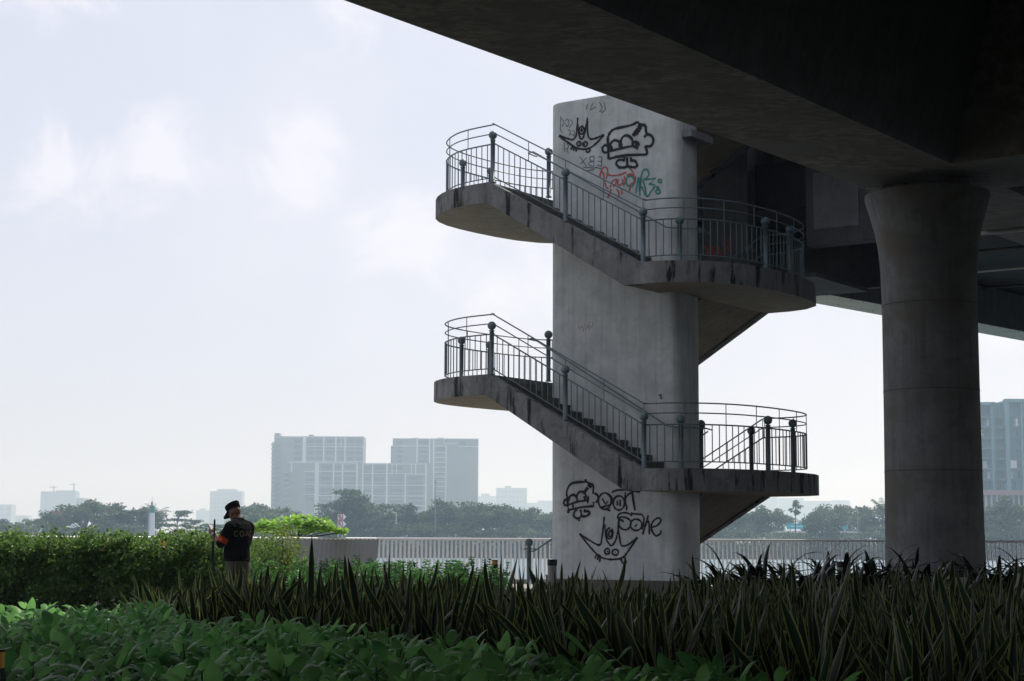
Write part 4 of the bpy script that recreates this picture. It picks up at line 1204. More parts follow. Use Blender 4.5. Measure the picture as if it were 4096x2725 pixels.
# phone held in the left hand, and the pole leaning on the forearm
rz = Matrix.Rotation(radians(55.2), 3, 'Z')
ph = rz @ Vector((-.118, .372, 1.325)) + Vector((P0.x, P0.y, 0))
pm = MB(); rp = rz @ Matrix.Rotation(radians(-38), 3, 'X')
pm.box(-.038, .038, -.0045, .0045, -.078, .078)
po = MB(); po.v = [tuple(rp @ Vector(v) + ph) for v in pm.v]; po.f, po.m, po.sm = pm.f, pm.m, pm.sm
phone = po.build('phone', M['black']); tag(phone, 'black phone held up in the left hand of the man', 'phone')
pm = MB(); pm.box(-.035, .035, -.0065, -.005, -.072, .072)
po = MB(); po.v = [tuple(rp @ Vector(v) + ph) for v in pm.v]; po.f, po.m, po.sm = pm.f, pm.m, pm.sm
po.build('screen', mat('pale_screen', (.6, .62, .65), .2), phone)
pp = aty(852, 2300, 23.35)
pole = empty('walking_pole', (pp.x, pp.y, 0), 'thin black pole with foam grips standing in front of the man', 'pole')
k = MB(); k.tube([(0, 0, 0), (-.005, 0, .7), (.005, 0, 1.40)], .0065, 8); k.build('shaft', M['black'], pole, local=True)
k = MB(); k.lathe((.005, 0, 1.22), [(.010, 0), (.013, .01), (.013, .20), (.011, .225), (.004, .235)], 10); k.build('grip', M['black'], pole, local=True)
k = MB(); k.lathe((-.014, 0, .93), [(.006, 0), (.013, .02), (.013, .22), (.006, .24)], 10); k.build('grip', M['black'], pole, local=True)

# ============================================================ FAR BANK
def tree_meshes(kind, seed):
    """unit tree 9 m tall"""
    rg = random.Random(seed); R_ = np.random.default_rng(seed); P = []; tk = MB()
    if kind in ('round', 'wide', 'tall'):
        wx, zc, zh, n_ = {'round': (3.6, 5.6, 3.2, 22), 'wide': (5.2, 6.2, 2.4, 26), 'tall': (2.3, 5.6, 3.5, 18)}[kind]
        tk.tube([(0, 0, 0), (.1, 0, 2.2), (0, .1, 4.5), (0, 0, 6.5)], [.26, .2, .14, .06], 6)
        for i in range(n_):
            v = np.array([rg.gauss(0, 1), rg.gauss(0, 1), rg.gauss(0, 1)]); v /= np.linalg.norm(v) + 1e-6
            f = rg.uniform(.35, .95); c = np.array([v[0] * wx * f, v[1] * wx * f, zc + v[2] * zh * f * .85])
            r = rg.uniform(.65, 1.25)
            q = R_.normal(size=(110, 3)); q /= np.linalg.norm(q, axis=1, keepdims=True)
            P.append(c + q * np.array([r * 1.15, r * 1.15, r * .75]) * R_.uniform(.5, 1.1, (110, 1)))
            tk.tube([(0, 0, 3.0), tuple(c * [.5, .5, .8]), tuple(c)], [.10, .07, .03], 4, caps=False)
        sz = .42
    elif kind == 'umbrella':
        tk.tube([(0, 0, 0), (.3, 0, 3), (0, .1, 6.4)], [.22, .18, .10], 6)
        for i in range(16):
            a = rg.uniform(0, 6.28); r0 = rg.uniform(.5, 5.2); lv = rg.choice([5.2, 6.6, 7.9, 8.5]); r0 *= {5.2: 1, 6.6: .85, 7.9: .6, 8.5: .4}[lv]
            c = np.array([cos(a) * r0, sin(a) * r0, lv + rg.uniform(-.2, .2)])
            q = R_.normal(size=(130, 3)); q /= np.linalg.norm(q, axis=1, keepdims=True)
            P.append(c + q * np.array([1.5, 1.5, .28]) * R_.uniform(.3, 1.05, (130, 1)))
            tk.tube([(0, 0, lv - 1.6), tuple(c)], [.09, .03], 4, caps=False)
        sz = .36
    elif kind == 'sparse':
        tk.tube([(0, 0, 0), (.1, 0, 4), (0, 0, 8.3)], [.14, .10, .04], 5)
        for i in range(9):
            z = rg.uniform(6.1, 8.8); a = rg.uniform(0, 6.28); r0 = rg.uniform(.2, .95) * (1 if z < 8 else .5)
            c = np.array([cos(a) * r0, sin(a) * r0, z]); q = R_.normal(size=(55, 3)); q /= np.linalg.norm(q, axis=1, keepdims=True)
            P.append(c + q * .42 * R_.uniform(.3, 1.1, (55, 1))); tk.tube([(0, 0, z - .7), tuple(c)], [.04, .015], 4, caps=False)
        sz = .30
    if kind == 'palm':
        m = MB(); tk.tube([(0, 0, 0), (.2, 0, 3), (.1, 0, 6.2)], [.2, .16, .14], 6)
        for i in range(17):
            a = i * 2.4; el = rg.uniform(.0, 1.25); L = rg.uniform(2.2, 3.1); p = Vector((.1, 0, 6.2)); d = Vector((cos(a) * cos(el), sin(a) * cos(el), sin(el))); s_ = Vector((-sin(a), cos(a), 0))
            for j in range(9):
                for sg in (-1, 1):
                    l_ = .75 * (1 - abs(j / 9 - .4))
                    e_ = p + s_ * sg * l_ + d * .35 + Vector((0, 0, -.22)); w_ = d * .10
                    m.add([p - w_, p + w_, e_ + w_ * .3, e_ - w_ * .3], [(0, 1, 2, 3)])
                p = p + d * L / 9; d = (d + Vector((0, 0, -.13))).normalized()
        return m.mesh('crown', [TREE[0]]), tk.mesh('trunk', [M['bark']])
    P = np.concatenate(P)
    V, I = cloud(P, R_.uniform(sz * .7, sz * 1.3, len(P)), R_, .75, .4)
    return fast_mesh('crown', V, I, 4, [TREE[seed % 3]]), tk.mesh('trunk', [M['bark']])
protos = {}
for kd, ns in (('round', 4), ('wide', 3), ('tall', 3), ('umbrella', 2), ('sparse', 1), ('palm', 3)):
    protos[kd] = [tree_meshes(kd, 100 + 7 * i + len(kd)) for i in range(ns)]
TL = []   # (px, ytop, distance, kind, width factor)
env = [(-60, 2085), (0, 2075), (40, 2098), (110, 2092), (180, 2045), (260, 2042), (330, 2012), (370, 2008), (420, 2022), (510, 2003), (570, 2030), (650, 2050), (720, 2068), (790, 2080), (830, 2120),
       (850, 2085), (930, 2080), (980, 2022), (1060, 2018), (1120, 2050), (1180, 2078), (1250, 2070), (1310, 2040), (1370, 1998), (1440, 1996), (1490, 2040), (1560, 2032), (1660, 2020), (1740, 2032), (1800, 2010), (1880, 2018),
       (1960, 2020), (2060, 2032), (2140, 2044), (2225, 2055), (2500, 2050), (2800, 2050), (2900, 2056), (2960, 2035), (3000, 2040), (3080, 2042), (3150, 2058), (3260, 2052), (3320, 2028), (3420, 2048), (3480, 2038), (3560, 2030), (3950, 2050), (4020, 2020), (4090, 2035), (4180, 2040)]
def envy(x):
    for a, b in zip(env, env[1:]):
        if a[0] <= x <= b[0]: return a[1] + (b[1] - a[1]) * (x - a[0]) / (b[0] - a[0])
    return 2050
rg = random.Random(42)
kinds_l = ['round', 'wide', 'tall', 'tall', 'wide', 'round', 'palm', 'umbrella']
for x in np.arange(-40, 4190, 62):
    if 2290 < x < 2740 or 3600 < x < 3880: continue
    kd = rg.choice(kinds_l)
    if 700 < x < 900: kd = 'umbrella'
    TL.append((x + rg.uniform(-22, 22), None, 445 + rg.uniform(0, 8) if 3080 < x < 3440 else rg.uniform(409, 424), kd))
for x in np.arange(-60, 4200, 64):
    if 2290 < x < 2740 or 3600 < x < 3880 or 3050 < x < 3470: continue
    TL.append((x + rg.uniform(-25, 25), 'low', rg.uniform(403, 408), rg.choice(['round', 'wide', 'round', 'tall'])))
TL += [(3182, 2003, 407, 'sparse'), (3290, 2062, 406, 'round'), (3530, 2006, 412, 'palm'), (4022, 2003, 404, 'tall'), (1395, 1992, 408, 'tall'), (1445, 1994, 408, 'tall')]
TL.sort(key=lambda t: t[0])
desc = {'round': 'rounded tree', 'wide': 'broad tree', 'tall': 'narrow tree', 'umbrella': 'flat-topped tree', 'sparse': 'thin tufted tree', 'palm': 'palm tree'}
def where(px):
    marks = [(60, 'at the left edge'), (420, 'under the crane blocks'), (560, 'left of the striped beacon'), (680, 'right behind the beacon'), (880, 'left of the man'), (1100, 'just right of the man'), (1330, 'left of the navigation marks'), (1500, 'behind the navigation marks'),
             (1700, 'under the hazy middle block'), (1920, 'under the right hazy tower'), (2230, 'left of the graffiti tower'), (2800, 'behind the graffiti tower'), (3060, 'just right of the graffiti tower'), (3260, 'by the left teal billboard'), (3440, 'by the right teal billboard'), (3600, 'just left of the big pier'), (9999, 'right of the big pier')]
    for m_, s_ in marks:
        if px < m_: return s_
cnt = {}
for i, (px, yt, d, kd) in enumerate(TL):
    low = yt == 'low'
    ytop = (envy(px) + rg.uniform(48, 88)) if low else (yt or envy(px) + rg.uniform(-12, 30))
    top = aty(px, ytop, d); h = top.z + 1.0
    me1, me2 = protos[kd][rg.randrange(len(protos[kd]))]
    key = (where(px), low, kd); cnt[key] = cnt.get(key, 0) + 1
    od = ['', 'second ', 'third ', 'fourth ', 'fifth ', 'sixth ', 'seventh ', 'eighth '][min(cnt[key] - 1, 7)]
    lab = ('%s%s%s across the river, %s' % (od, 'low ' if low else '', desc[kd], where(px))) + (' from the left' if od else '')
    o = empty('tree', (top.x, d, -1.0), lab, 'tree', 'trees along the far bank')
    f = h / 9.0; wf = rg.uniform(1.0, 1.5) if kd in ('round', 'wide') else rg.uniform(.9, 1.3)
    if low: wf *= 1.3
    if not low and kd != 'sparse': f *= 1.13
    o.scale = (max(f, .55) * wf, max(f, .55) * wf, f * (1.0 if kd != 'palm' else 1.05)); o.rotation_euler = (0, 0, rg.uniform(0, 6.28))
    link('crown', me1, o); link('trunk', me2, o)
# undergrowth along the far waterline
N = 42000
P = np.stack([R.uniform(-135, 145, N), R.uniform(401.5, 406, N), R.uniform(0, 1, N) ** 1.2], 1)
P[:, 2] = -2.6 + P[:, 2] * np.array([5.4 + 1.8 * noise.noise(Vector((a * .12, 0, 5))) for a in P[:, 0]])
V, I = cloud(P, R.uniform(.4, .8, N), R, .8, .4)
o = link('riverbank_undergrowth', fast_mesh('riverbank_undergrowth', V, I, 4, [TREE[1]])); tag(o, 'dense low undergrowth along the far waterline', 'undergrowth', kind='stuff')

# ---- buildings
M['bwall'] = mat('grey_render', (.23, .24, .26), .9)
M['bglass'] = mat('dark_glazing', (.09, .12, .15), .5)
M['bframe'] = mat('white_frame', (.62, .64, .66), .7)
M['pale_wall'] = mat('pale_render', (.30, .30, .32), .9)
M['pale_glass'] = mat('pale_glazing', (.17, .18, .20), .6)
M['teal_glass'] = mat('teal_glass', (.015, .12, .17), .3)
M['teal_wall'] = mat('teal_grey_wall', (.04, .14, .18), .8)
def block(root, px0, px1, ytop, d, depth, m, name='wall', base=-1.):
    a, b = aty(px0, ytop, d), aty(px1, ytop, d); k = MB(); k.box(a.x, b.x, d, d + depth, base, (a.z + b.z) / 2)
    return k.build(name, m, root), a.x, b.x, (a.z + b.z) / 2
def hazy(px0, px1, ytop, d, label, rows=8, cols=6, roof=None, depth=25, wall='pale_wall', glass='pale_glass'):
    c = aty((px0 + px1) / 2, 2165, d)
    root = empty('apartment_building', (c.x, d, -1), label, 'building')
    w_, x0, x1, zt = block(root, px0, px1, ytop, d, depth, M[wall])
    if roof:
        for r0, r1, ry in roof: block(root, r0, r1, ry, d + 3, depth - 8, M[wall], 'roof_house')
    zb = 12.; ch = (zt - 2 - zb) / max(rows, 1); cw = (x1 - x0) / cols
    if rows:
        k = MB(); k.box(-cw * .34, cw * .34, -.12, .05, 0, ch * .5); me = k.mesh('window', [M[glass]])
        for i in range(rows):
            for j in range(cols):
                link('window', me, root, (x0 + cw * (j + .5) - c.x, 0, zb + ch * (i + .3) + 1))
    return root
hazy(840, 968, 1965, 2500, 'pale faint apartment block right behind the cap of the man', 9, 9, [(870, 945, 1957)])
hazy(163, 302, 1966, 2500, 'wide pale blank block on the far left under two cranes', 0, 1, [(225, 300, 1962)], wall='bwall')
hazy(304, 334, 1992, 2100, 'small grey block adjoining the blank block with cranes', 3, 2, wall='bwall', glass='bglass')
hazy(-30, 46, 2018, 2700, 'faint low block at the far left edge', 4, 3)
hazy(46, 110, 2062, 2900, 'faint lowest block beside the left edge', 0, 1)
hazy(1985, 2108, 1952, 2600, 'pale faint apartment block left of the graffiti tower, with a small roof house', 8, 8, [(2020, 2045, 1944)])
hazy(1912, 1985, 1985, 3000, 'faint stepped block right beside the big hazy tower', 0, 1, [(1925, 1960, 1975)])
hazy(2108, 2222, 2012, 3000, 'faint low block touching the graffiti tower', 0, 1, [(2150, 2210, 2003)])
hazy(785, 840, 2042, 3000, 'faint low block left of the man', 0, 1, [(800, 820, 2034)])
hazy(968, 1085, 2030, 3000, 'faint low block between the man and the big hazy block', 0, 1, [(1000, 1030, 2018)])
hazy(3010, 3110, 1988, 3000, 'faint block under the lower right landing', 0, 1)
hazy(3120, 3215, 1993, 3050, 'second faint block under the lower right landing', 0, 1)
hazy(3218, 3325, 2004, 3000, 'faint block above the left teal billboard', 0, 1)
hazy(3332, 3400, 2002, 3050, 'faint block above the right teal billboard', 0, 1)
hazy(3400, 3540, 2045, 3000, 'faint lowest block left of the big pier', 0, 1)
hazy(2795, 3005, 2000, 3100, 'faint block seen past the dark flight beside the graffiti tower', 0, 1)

def big(label, px0, px1, ytop, d, depth, vlines, floors, zones, extra=None, base_y=2120):
    c = aty((px0 + px1) / 2, 2165, d); root = empty('apartment_building', (c.x, d, -1), label, 'building')
    w_, x0, x1, zt = block(root, px0, px1, ytop, d, depth, M['bwall'])
    fr = MB(); X = lambda p: aty(p, 2000, d).x; Z = lambda y: aty((px0 + px1) / 2, y, d).z
    for vx, w, y0, y1 in vlines: fr.box(X(vx) - w / 2, X(vx) + w / 2, d - .5, d, Z(y1), Z(y0))
    for y, a, b in floors: fr.box(X(a), X(b), d - .45, d, Z(y) - .22, Z(y) + .22)
    fr.build('facade_frame', M['bframe'], root)
    cache = {}
    for (a, b, y0, y1, n, bays, mk) in zones:      # glazing: n storeys, bays across
        for i in range(n):
            for j in range(bays):
                za, zb = Z(y0 + (y1 - y0) * (i + .85) / n), Z(y0 + (y1 - y0) * (i + .25) / n)
                xa, xb = X(a + (b - a) * (j + .12) / bays), X(a + (b - a) * (j + .88) / bays)
                key = (round(zb - za, 2), round(xb - xa, 2), mk)
                if key not in cache:
                    k = MB(); k.box(0, xb - xa, -.2, .05, 0, zb - za); cache[key] = k.mesh('window', [M[mk]])
                link('window', cache[key], root, (xa - c.x, 0, za + 1))
    return root, X, Z
cx = lambda v: 900 + v * .5091
cyy = lambda v: 1650 + v * .5091
V_ = lambda l: [(cx(a), w, cyy(b), cyy(c)) for a, w, b, c in l]
F_ = lambda l: [(cyy(y), cx(a), cx(b)) for y, a, b in l]
Zn = lambda l: [(cx(a), cx(b), cyy(c), cyy(d), n, m, k) for a, b, c, d, n, m, k in l]
r_, X, Z = big('tall left tower of the hazy grey apartment complex, balconies down its left edge', cx(388), cx(1087), cyy(188), 1175, 22,
    V_([(612, 1.4, 190, 400), (626, .7, 190, 400), (770, .8, 190, 400), (865, .8, 190, 400), (937, .7, 190, 400), (905, .5, 195, 275)]),
    F_([(190, 440, 1087), (270, 620, 1087), (385, 500, 1087), (195, 388, 610)]),
    Zn([(525, 600, 200, 390, 4, 1, 'bglass'), (635, 762, 200, 385, 4, 2, 'bglass'), (780, 860, 200, 385, 4, 1, 'bglass'), (872, 930, 200, 385, 4, 1, 'bglass'), (945, 1080, 200, 385, 4, 2, 'bglass'), (392, 440, 240, 840, 14, 1, 'pale_glass')]))
block(r_, cx(370), cx(389), cyy(235), 1177, 16, M['bwall'], 'wall'); block(r_, cx(390), cx(430), cyy(163), 1178, 10, M['bwall'], 'roof_house'); block(r_, cx(660), cx(690), cyy(174), 1180, 10, M['bwall'], 'roof_house')
for i in range(17):
    yy = cyy(250 + i * 35); k = MB(); a = aty(cx(364), yy, 1172); b = aty(cx(392), yy, 1172); k.box(a.x, b.x, 1171, 1176, a.z - .9, a.z + .3); k.build('balcony', M['pale_wall'], r_)
r_, X, Z = big('long lower block of the hazy grey apartment complex, in front of its two towers', cx(482), cx(1575), cyy(398), 1130, 20,
    V_([(712, 1.4, 400, 850), (728, 1.0, 400, 850), (850, .8, 400, 850), (920, .8, 400, 850), (1035, .9, 400, 850), (1080, .9, 400, 850), (1157, .8, 400, 850), (1270, 1.1, 400, 850), (1415, .8, 480, 850), (1345, .6, 405, 480), (1310, .6, 405, 480), (1495, .7, 405, 480), (520, .8, 400, 470), (1464, .6, 405, 475)]),
    F_([(398, 482, 1035), (404, 1085, 1575), (466, 615, 1035), (480, 1085, 1460), (484, 1460, 1575), (566, 615, 710), (646, 615, 710), (572, 735, 1575), (655, 735, 1575), (732, 735, 1575), (800, 735, 1575)]),
    Zn([(740, 845, 405, 810, 9, 1, 'bglass'), (855, 915, 405, 810, 9, 1, 'bglass'), (925, 1030, 405, 810, 9, 1, 'bglass'), (1085, 1152, 410, 810, 9, 1, 'bglass'), (1162, 1265, 410, 810, 9, 1, 'bglass'), (1280, 1410, 410, 810, 9, 1, 'bglass'), (1420, 1570, 490, 810, 8, 1, 'bglass'), (620, 705, 470, 700, 6, 1, 'bglass'), (462, 500, 470, 700, 6, 1, 'pale_glass')]))
block(r_, cx(458), cx(484), cyy(450), 1132, 14, M['bwall'], 'wall')
for i in range(7):
    yy = cyy(468 + i * 42); k = MB(); a = aty(cx(455), yy, 1127); b = aty(cx(500), yy, 1127); k.box(a.x, b.x, 1126, 1130.5, a.z - .9, a.z + .3); k.build('balcony', M['pale_wall'], r_)
r_, X, Z = big('tall right tower of the hazy grey apartment complex, smooth-walled at its right end', cx(1318), cx(1988), cyy(208), 1180, 22,
    V_([(1505, .8, 210, 400), (1604, .9, 210, 400), (1636, .9, 210, 800), (1735, .6, 250, 800), (1718, .5, 205, 245)]),
    F_([(207, 1312, 1998), (265, 1310, 1600), (262, 1640, 1735), (245, 1725, 1820), (268, 1830, 1985), (318, 1640, 1735), (356, 1640, 1735), (394, 1640, 1735), (432, 1640, 1735), (470, 1640, 1735), (508, 1640, 1735), (546, 1640, 1735), (584, 1640, 1735), (622, 1640, 1735)]),
    Zn([(1510, 1600, 215, 400, 5, 1, 'bglass'), (1645, 1732, 265, 680, 11, 1, 'bglass'), (1345, 1395, 215, 400, 5, 1, 'bglass'), (1828, 1900, 212, 262, 1, 1, 'bglass')]))
block(r_, cx(1303), cx(1320), cyy(262), 1182, 14, M['bwall'], 'wall')
for a, b, y in ((1465, 1520, 200), (1610, 1640, 206), (1670, 1720, 199)): block(r_, cx(a), cx(b), cyy(y), 1186, 10, M['bwall'], 'roof_house')

# teal office building on the right
d = 560.; root = empty('office_building', (aty(4100, 2100, d).x, d, -1), 'hazy teal glass block with pale vertical fins and a pink band, right of the pier', 'building')
gx = lambda v: 3000 + v * .6376
gy = lambda v: 1400 + v * .6376
w1, x0, x1, zt = block(root, gx(1400), gx(1620), gy(332), d + .5, 20, M['teal_glass'], base=6)
block(root, gx(1620), gx(2300), gy(312), d - 1, 24, M['teal_glass'], base=6)
X = lambda p: aty(gx(p), 2000, d - 2).x; Z = lambda y: aty(4000, gy(y), d - 2).z
k = MB()
for vx, w_ in ((1535, 1.0), (1543, .5), (1625, 1.3), (1717, .6), (1740, 1.2), (1840, 1.2), (1940, 1.0)): k.box(X(vx) - w_ / 2, X(vx) + w_ / 2, d - 2.6, d + .4, Z(880), Z(315 if vx >= 1600 else 330))
k.box(X(1615), X(2300), d - 3, d, Z(330), Z(308)); k.box(X(1420), X(1555), d - 2.6, d + .4, Z(345), Z(328))
k.build('facade_fins', mat('blue_grey_fin', (.13, .25, .31), .7), root)
slab = MB(); slab.box(X(1400), X(2300), d - 1.9, d + .45, 0, .7); sm_ = slab.mesh('floor_band', [M['teal_wall']], Vector((0, d, 0)))
for i in range(8):
    link('floor_band', sm_, root, (-root.location.x, 0, Z(425 + i * 66) + 1))
wm = MB(); wm.box(-1.0, 1.0, -.1, .3, 0, 2.6); wp = wm.mesh('window', [M['bframe']]); wm2 = wm.mesh('window', [M['teal_wall']])
rgb = random.Random(9)
for i in range(8):
    for j in range(15):
        if rgb.random() < .55:
            xx = X(1445 + j * 27); link('window', wp if rgb.random() < .12 else wm2, root, (xx - root.location.x, (-2.6 if 1445 + j * 27 > 1620 else -.5) + .9, Z(418 + i * 66) + 1.2))
k = MB(); k.box(X(1400), X(2300), d - 5, d + 6, Z(912), Z(882)); k.build('pink_band', mat('dusty_pink_render', (.28, .17, .20), .8), root)
k = MB(); k.box(X(1400), X(2300), d - 1, d + 20, -1, Z(912) - .01); k.build('podium', M['teal_wall'], root)
for j in range(12):
    k = MB(); xx = X(1440 + j * 34); k.box(xx - .3, xx + .3, d - 3.5, d - 2.9, -1, Z(912) - .01); k.build('column', mat('pale_column', (.4, .42, .43), .8), root)

# low building and billboards on the far bank
d = 432.; a, b = aty(3088, 2124, d), aty(3465, 2126, d)
root = empty('low_building', ((a.x + b.x) / 2, d, -1), 'long low grey building with a white roof edge under the teal billboards', 'building')
k = MB(); k.box(a.x, b.x, d, d + 12, -1, a.z - .5); k.build('wall', M['pale_wall'], root)
k = MB(); k.box(a.x - .4, b.x + .4, d - .6, d + 12.6, a.z - .5, a.z); k.build('roof', M['bframe'], root)
for j in range(6):
    k = MB(); xx = a.x + 2 + j * 3.6; k.box(xx, xx + 1.6, d - .05, d + .05, 0, 1.0); k.build('window', M['bglass'], root)
M['teal_board'] = mat('teal_board', (.01, .30, .40), .5)
for (p0, p1, y0, y1, lab) in ((3147, 3240, 2094, 2117, 'left teal billboard above the low building, half hidden by a tree'), (3318, 3391, 2091, 2117, 'right teal billboard above the low building')):
    a, b = aty(p0, y0, 437), aty(p1, y1, 437)
    root = empty('billboard', ((a.x + b.x) / 2, 437, -1), lab, 'billboard', 'teal billboards on the far bank')
    k = MB(); k.box(a.x, b.x, 436.8, 437.1, b.z, a.z); k.build('board', M['teal_board'], root)
    k = MB(); k.box(a.x + 1, b.x - 1, 436.75, 436.79, b.z + .55, b.z + .8); k.build('pale_stripe', mat('pale_teal', (.3, .55, .6), .5), root)
    k = MB(); k.box(a.x + .8, a.x + 1, 437.1, 437.3, -1, a.z); k.box(b.x - 1, b.x - .8, 437.1, 437.3, -1, a.z); k.build('support', M['bwall'], root)
# red tank
d = 440.; a, b = aty(204, 2042, d), aty(258, 2080, d)
root = empty('storage_tank', ((a.x + b.x) / 2, d, -1), 'dull red cylindrical tank among the trees on the far left', 'tank')
k = MB(); k.lathe(((a.x + b.x) / 2, d, 0), [((b.x - a.x) / 2, -1), ((b.x - a.x) / 2, a.z - .2), ((b.x - a.x) / 2 - .3, a.z)], 24); k.build('shell', mat('dull_red', (.40, .07, .10), .7), root)
k = MB(); k.lathe(((a.x + b.x) / 2, d, 0), [((b.x - a.x) / 2 + .06, a.z - .35), ((b.x - a.x) / 2 + .06, a.z - .15)], 24); k.build('rim', M['pale_wall'], root)
# navigation beacon tower
d = 400.; tp, md, bs = aty(608, 2024, d), aty(608, 2052, d), aty(608, 2094, d)
root = empty('beacon_tower', (tp.x, d, -2.6), 'small green and white navigation beacon tower rising from the far trees', 'beacon')
k = MB(); k.lathe((tp.x, d, 0), [(1.0, -2.6), (.75, bs.z - 1), (.72, bs.z), (.66, md.z)], 16); k.build('white_shaft', M['bframe'], root)
k = MB(); k.lathe((tp.x, d, 0), [(.66, md.z), (.58, tp.z)], 16); k.build('green_shaft', mat('green_paint', (.02, .22, .18), .6), root)
k = MB(); k.lathe((tp.x, d, 0), [(.95, tp.z), (.95, tp.z + .08), (.30, tp.z + .1), (.28, tp.z + .75), (.05, tp.z + 1.05)], 12)
for i in range(8):
    k.tube([(tp.x + .92 * cos(i * .785), d + .92 * sin(i * .785), tp.z), (tp.x + .92 * cos(i * .785), d + .92 * sin(i * .785), tp.z + .6)], .04, 4)
k.tube([(tp.x, d, tp.z + 1), (tp.x, d, tp.z + 2.1)], .05, 4); k.build('lantern', M['bwall'], root)
k = MB(); k.tube([(tp.x - .9, d - .8, -2.6), (tp.x - .75, d - .8, tp.z)], .06, 4); k.tube([(tp.x - .5, d - .8, -2.6), (tp.x - .35, d - .8, tp.z)], .06, 4); k.build('ladder', M['bwall'], root)
# navigation marks in the river
d = 250.; sx = lambda p: aty(p, 2100, d).x; szz = lambda y: aty(1360, y, d).z
root = empty('navigation_sign', (sx(1360), d, -3), 'white red-bordered boards lettered Q and R on posts over the river', 'sign')
k = MB(); k.tube([(sx(1353), d + .1, -3.5), (sx(1353), d + .1, szz(2056))], .07, 6); k.tube([(sx(1369), d + .1, -3.5), (sx(1369), d + .1, szz(2056))], .07, 6); k.build('post', M['bframe'], root)
red_ = mat('red_border', (.45, .04, .05), .6)
for (y0, y1, ch) in ((2055, 2081, 'Q'), (2084, 2110, 'R')):
    xa, xb, za, zb = sx(1348), sx(1371), szz(y1), szz(y0)
    k = MB(); k.box(xa, xb, d - .02, d + .02, za, zb); bd = k.build('board', mat('white_board', (.75, .75, .74), .6), root)
    k = MB()
    for (a, b, c, e) in ((xa, xb, za, za + .09), (xa, xb, zb - .09, zb), (xa, xa + .09, za + .1, zb - .1), (xb - .09, xb, za + .1, zb - .1)): k.box(a, b, d - .04, d - .024, c, e)
    n_ = MB(); k.hexa([Vector((xa + .1, d - .05, zb - .16)), Vector((xa + .16, d - .05, zb - .1)), Vector((xa + .16, d - .042, zb - .1)), Vector((xa + .1, d - .042, zb - .16)), Vector((xb - .16, d - .05, za + .1)), Vector((xb - .1, d - .05, za + .16)), Vector((xb - .1, d - .042, za + .16)), Vector((xb - .16, d - .042, za + .1))])
    k.build('border', red_, bd)
    k = MB(); mx, mz, s_ = (xa + xb) / 2, (za + zb) / 2, .22
    if ch == 'Q': k.tube([(mx + s_ * .8 * cos(a), d - .06, mz + s_ * sin(a)) for a in np.linspace(0, 6.283, 15)], .035, 5); k.tube([(mx + .03, d - .06, mz - .08), (mx + .2, d - .06, mz - .24)], .035, 5)
    else: k.tube([(mx - .14, d - .06, mz - s_), (mx - .14, d - .06, mz + s_)], .035, 5); k.tube([(mx - .14, d - .06, mz + s_), (mx + .08, d - .06, mz + s_), (mx + .15, d - .06, mz + .12), (mx + .08, d - .06, mz), (mx - .14, d - .06, mz)], .035, 5); k.tube([(mx - .02, d - .06, mz), (mx + .16, d - .06, mz - s_)], .035, 5)
    k.build('letter', M['black'], bd)
    k = MB(); k.add([(xb + .03, d, zb), (xb + .03, d, za), (xb + .52, d, mz), (xb + .03, d + .03, zb), (xb + .03, d + .03, za), (xb + .52, d + .03, mz)], [(0, 1, 2), (5, 4, 3), (0, 2, 5, 3), (2, 1, 4, 5), (1, 0, 3, 4)]); k.build('pointer', mat('white_pointer', (.75, .75, .74), .6), root)
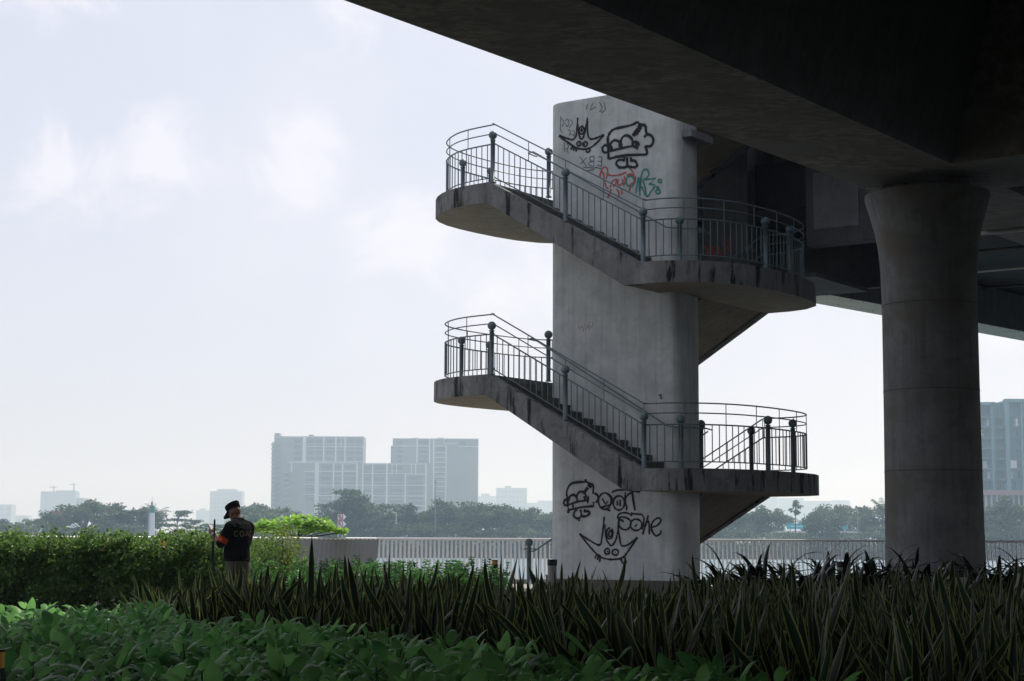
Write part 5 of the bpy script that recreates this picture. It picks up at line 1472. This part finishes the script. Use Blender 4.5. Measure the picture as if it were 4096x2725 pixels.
# lamp posts on the far bank
for px, yt, head, lab in ((1742, 1922, 0, 'tall slim mast rising before the right hazy tower'), (1585, 2052, 1, 'lamp post with one arm on the far bank, before the hazy block'), (3430, 2040, 0, 'thin mast between the right billboard and the pier')):
    t = aty(px, yt, 403); root = empty('lamp_post', (t.x, 403, -1), lab, 'lamp post')
    k = MB(); k.tube([(t.x, 403, -1), (t.x, 403, t.z)], [.14, .08], 6); k.build('pole', M['bwall'] if not head else M['bframe'], root)
    k = MB()
    if head: k.tube([(t.x, 403, t.z), (t.x - .5, 403, t.z + .15)], .05, 5); k.box(t.x - 1.1, t.x - .45, 402.85, 403.15, t.z + .1, t.z + .25)
    else: k.box(t.x - .16, t.x + .16, 402.8, 403.2, t.z - .8, t.z)
    k.build('lamp_head', M['bframe'] if head else M['bwall'], root)
# cranes on the blank block
for px, yt, arm0, arm1, lab in ((216, 1945, 196, 226, 'left faint tower crane on the blank block'), (296, 1934, 280, 303, 'right faint tower crane on the blank block')):
    t = aty(px, yt, 2515); a, b = aty(arm0, yt + 4, 2515), aty(arm1, yt + 6, 2515); root = empty('tower_crane', (t.x, 2515, -1), lab, 'crane')
    k = MB(); k.box(t.x - .9, t.x + .9, 2514, 2516, -1, t.z); k.build('mast', M['bwall'], root)
    k = MB(); k.box(a.x, b.x, 2514.4, 2515.6, a.z - .8, a.z + .4); k.build('jib', M['bwall'], root)
    k = MB(); k.tube([(t.x, 2515, t.z), (a.x + 1, 2515, a.z)], .2, 4); k.tube([(t.x, 2515, t.z), (b.x - 1, 2515, b.z)], .2, 4); k.build('stay', M['bwall'], root)

# ============================================================ HAZE
hz = MB(); hz.box(-3400, 3400, -420, 3700, -6, 118)
ho = hz.build('haze', [], None, local=True)
ho['kind'] = 'stuff'; ho['label'] = 'pale humid haze over the river and city'; ho['category'] = 'haze'
hm = bpy.data.materials.new('pale_haze'); hm.use_nodes = True; nt = hm.node_tree
for n_ in list(nt.nodes):
    if n_.type != 'OUTPUT_MATERIAL': nt.nodes.remove(n_)
pv = nt.nodes.new('ShaderNodeVolumePrincipled')
pv.inputs['Color'].default_value = (.64, .83, 1.0, 1)
pv.inputs['Absorption Color'].default_value = (1, 1, 1, 1)
pv.inputs['Density'].default_value = .00047
pv.inputs['Anisotropy'].default_value = .42
nt.links.new(pv.outputs[0], [n_ for n_ in nt.nodes if n_.type == 'OUTPUT_MATERIAL'][0].inputs['Volume'])
ho.data.materials.append(hm)
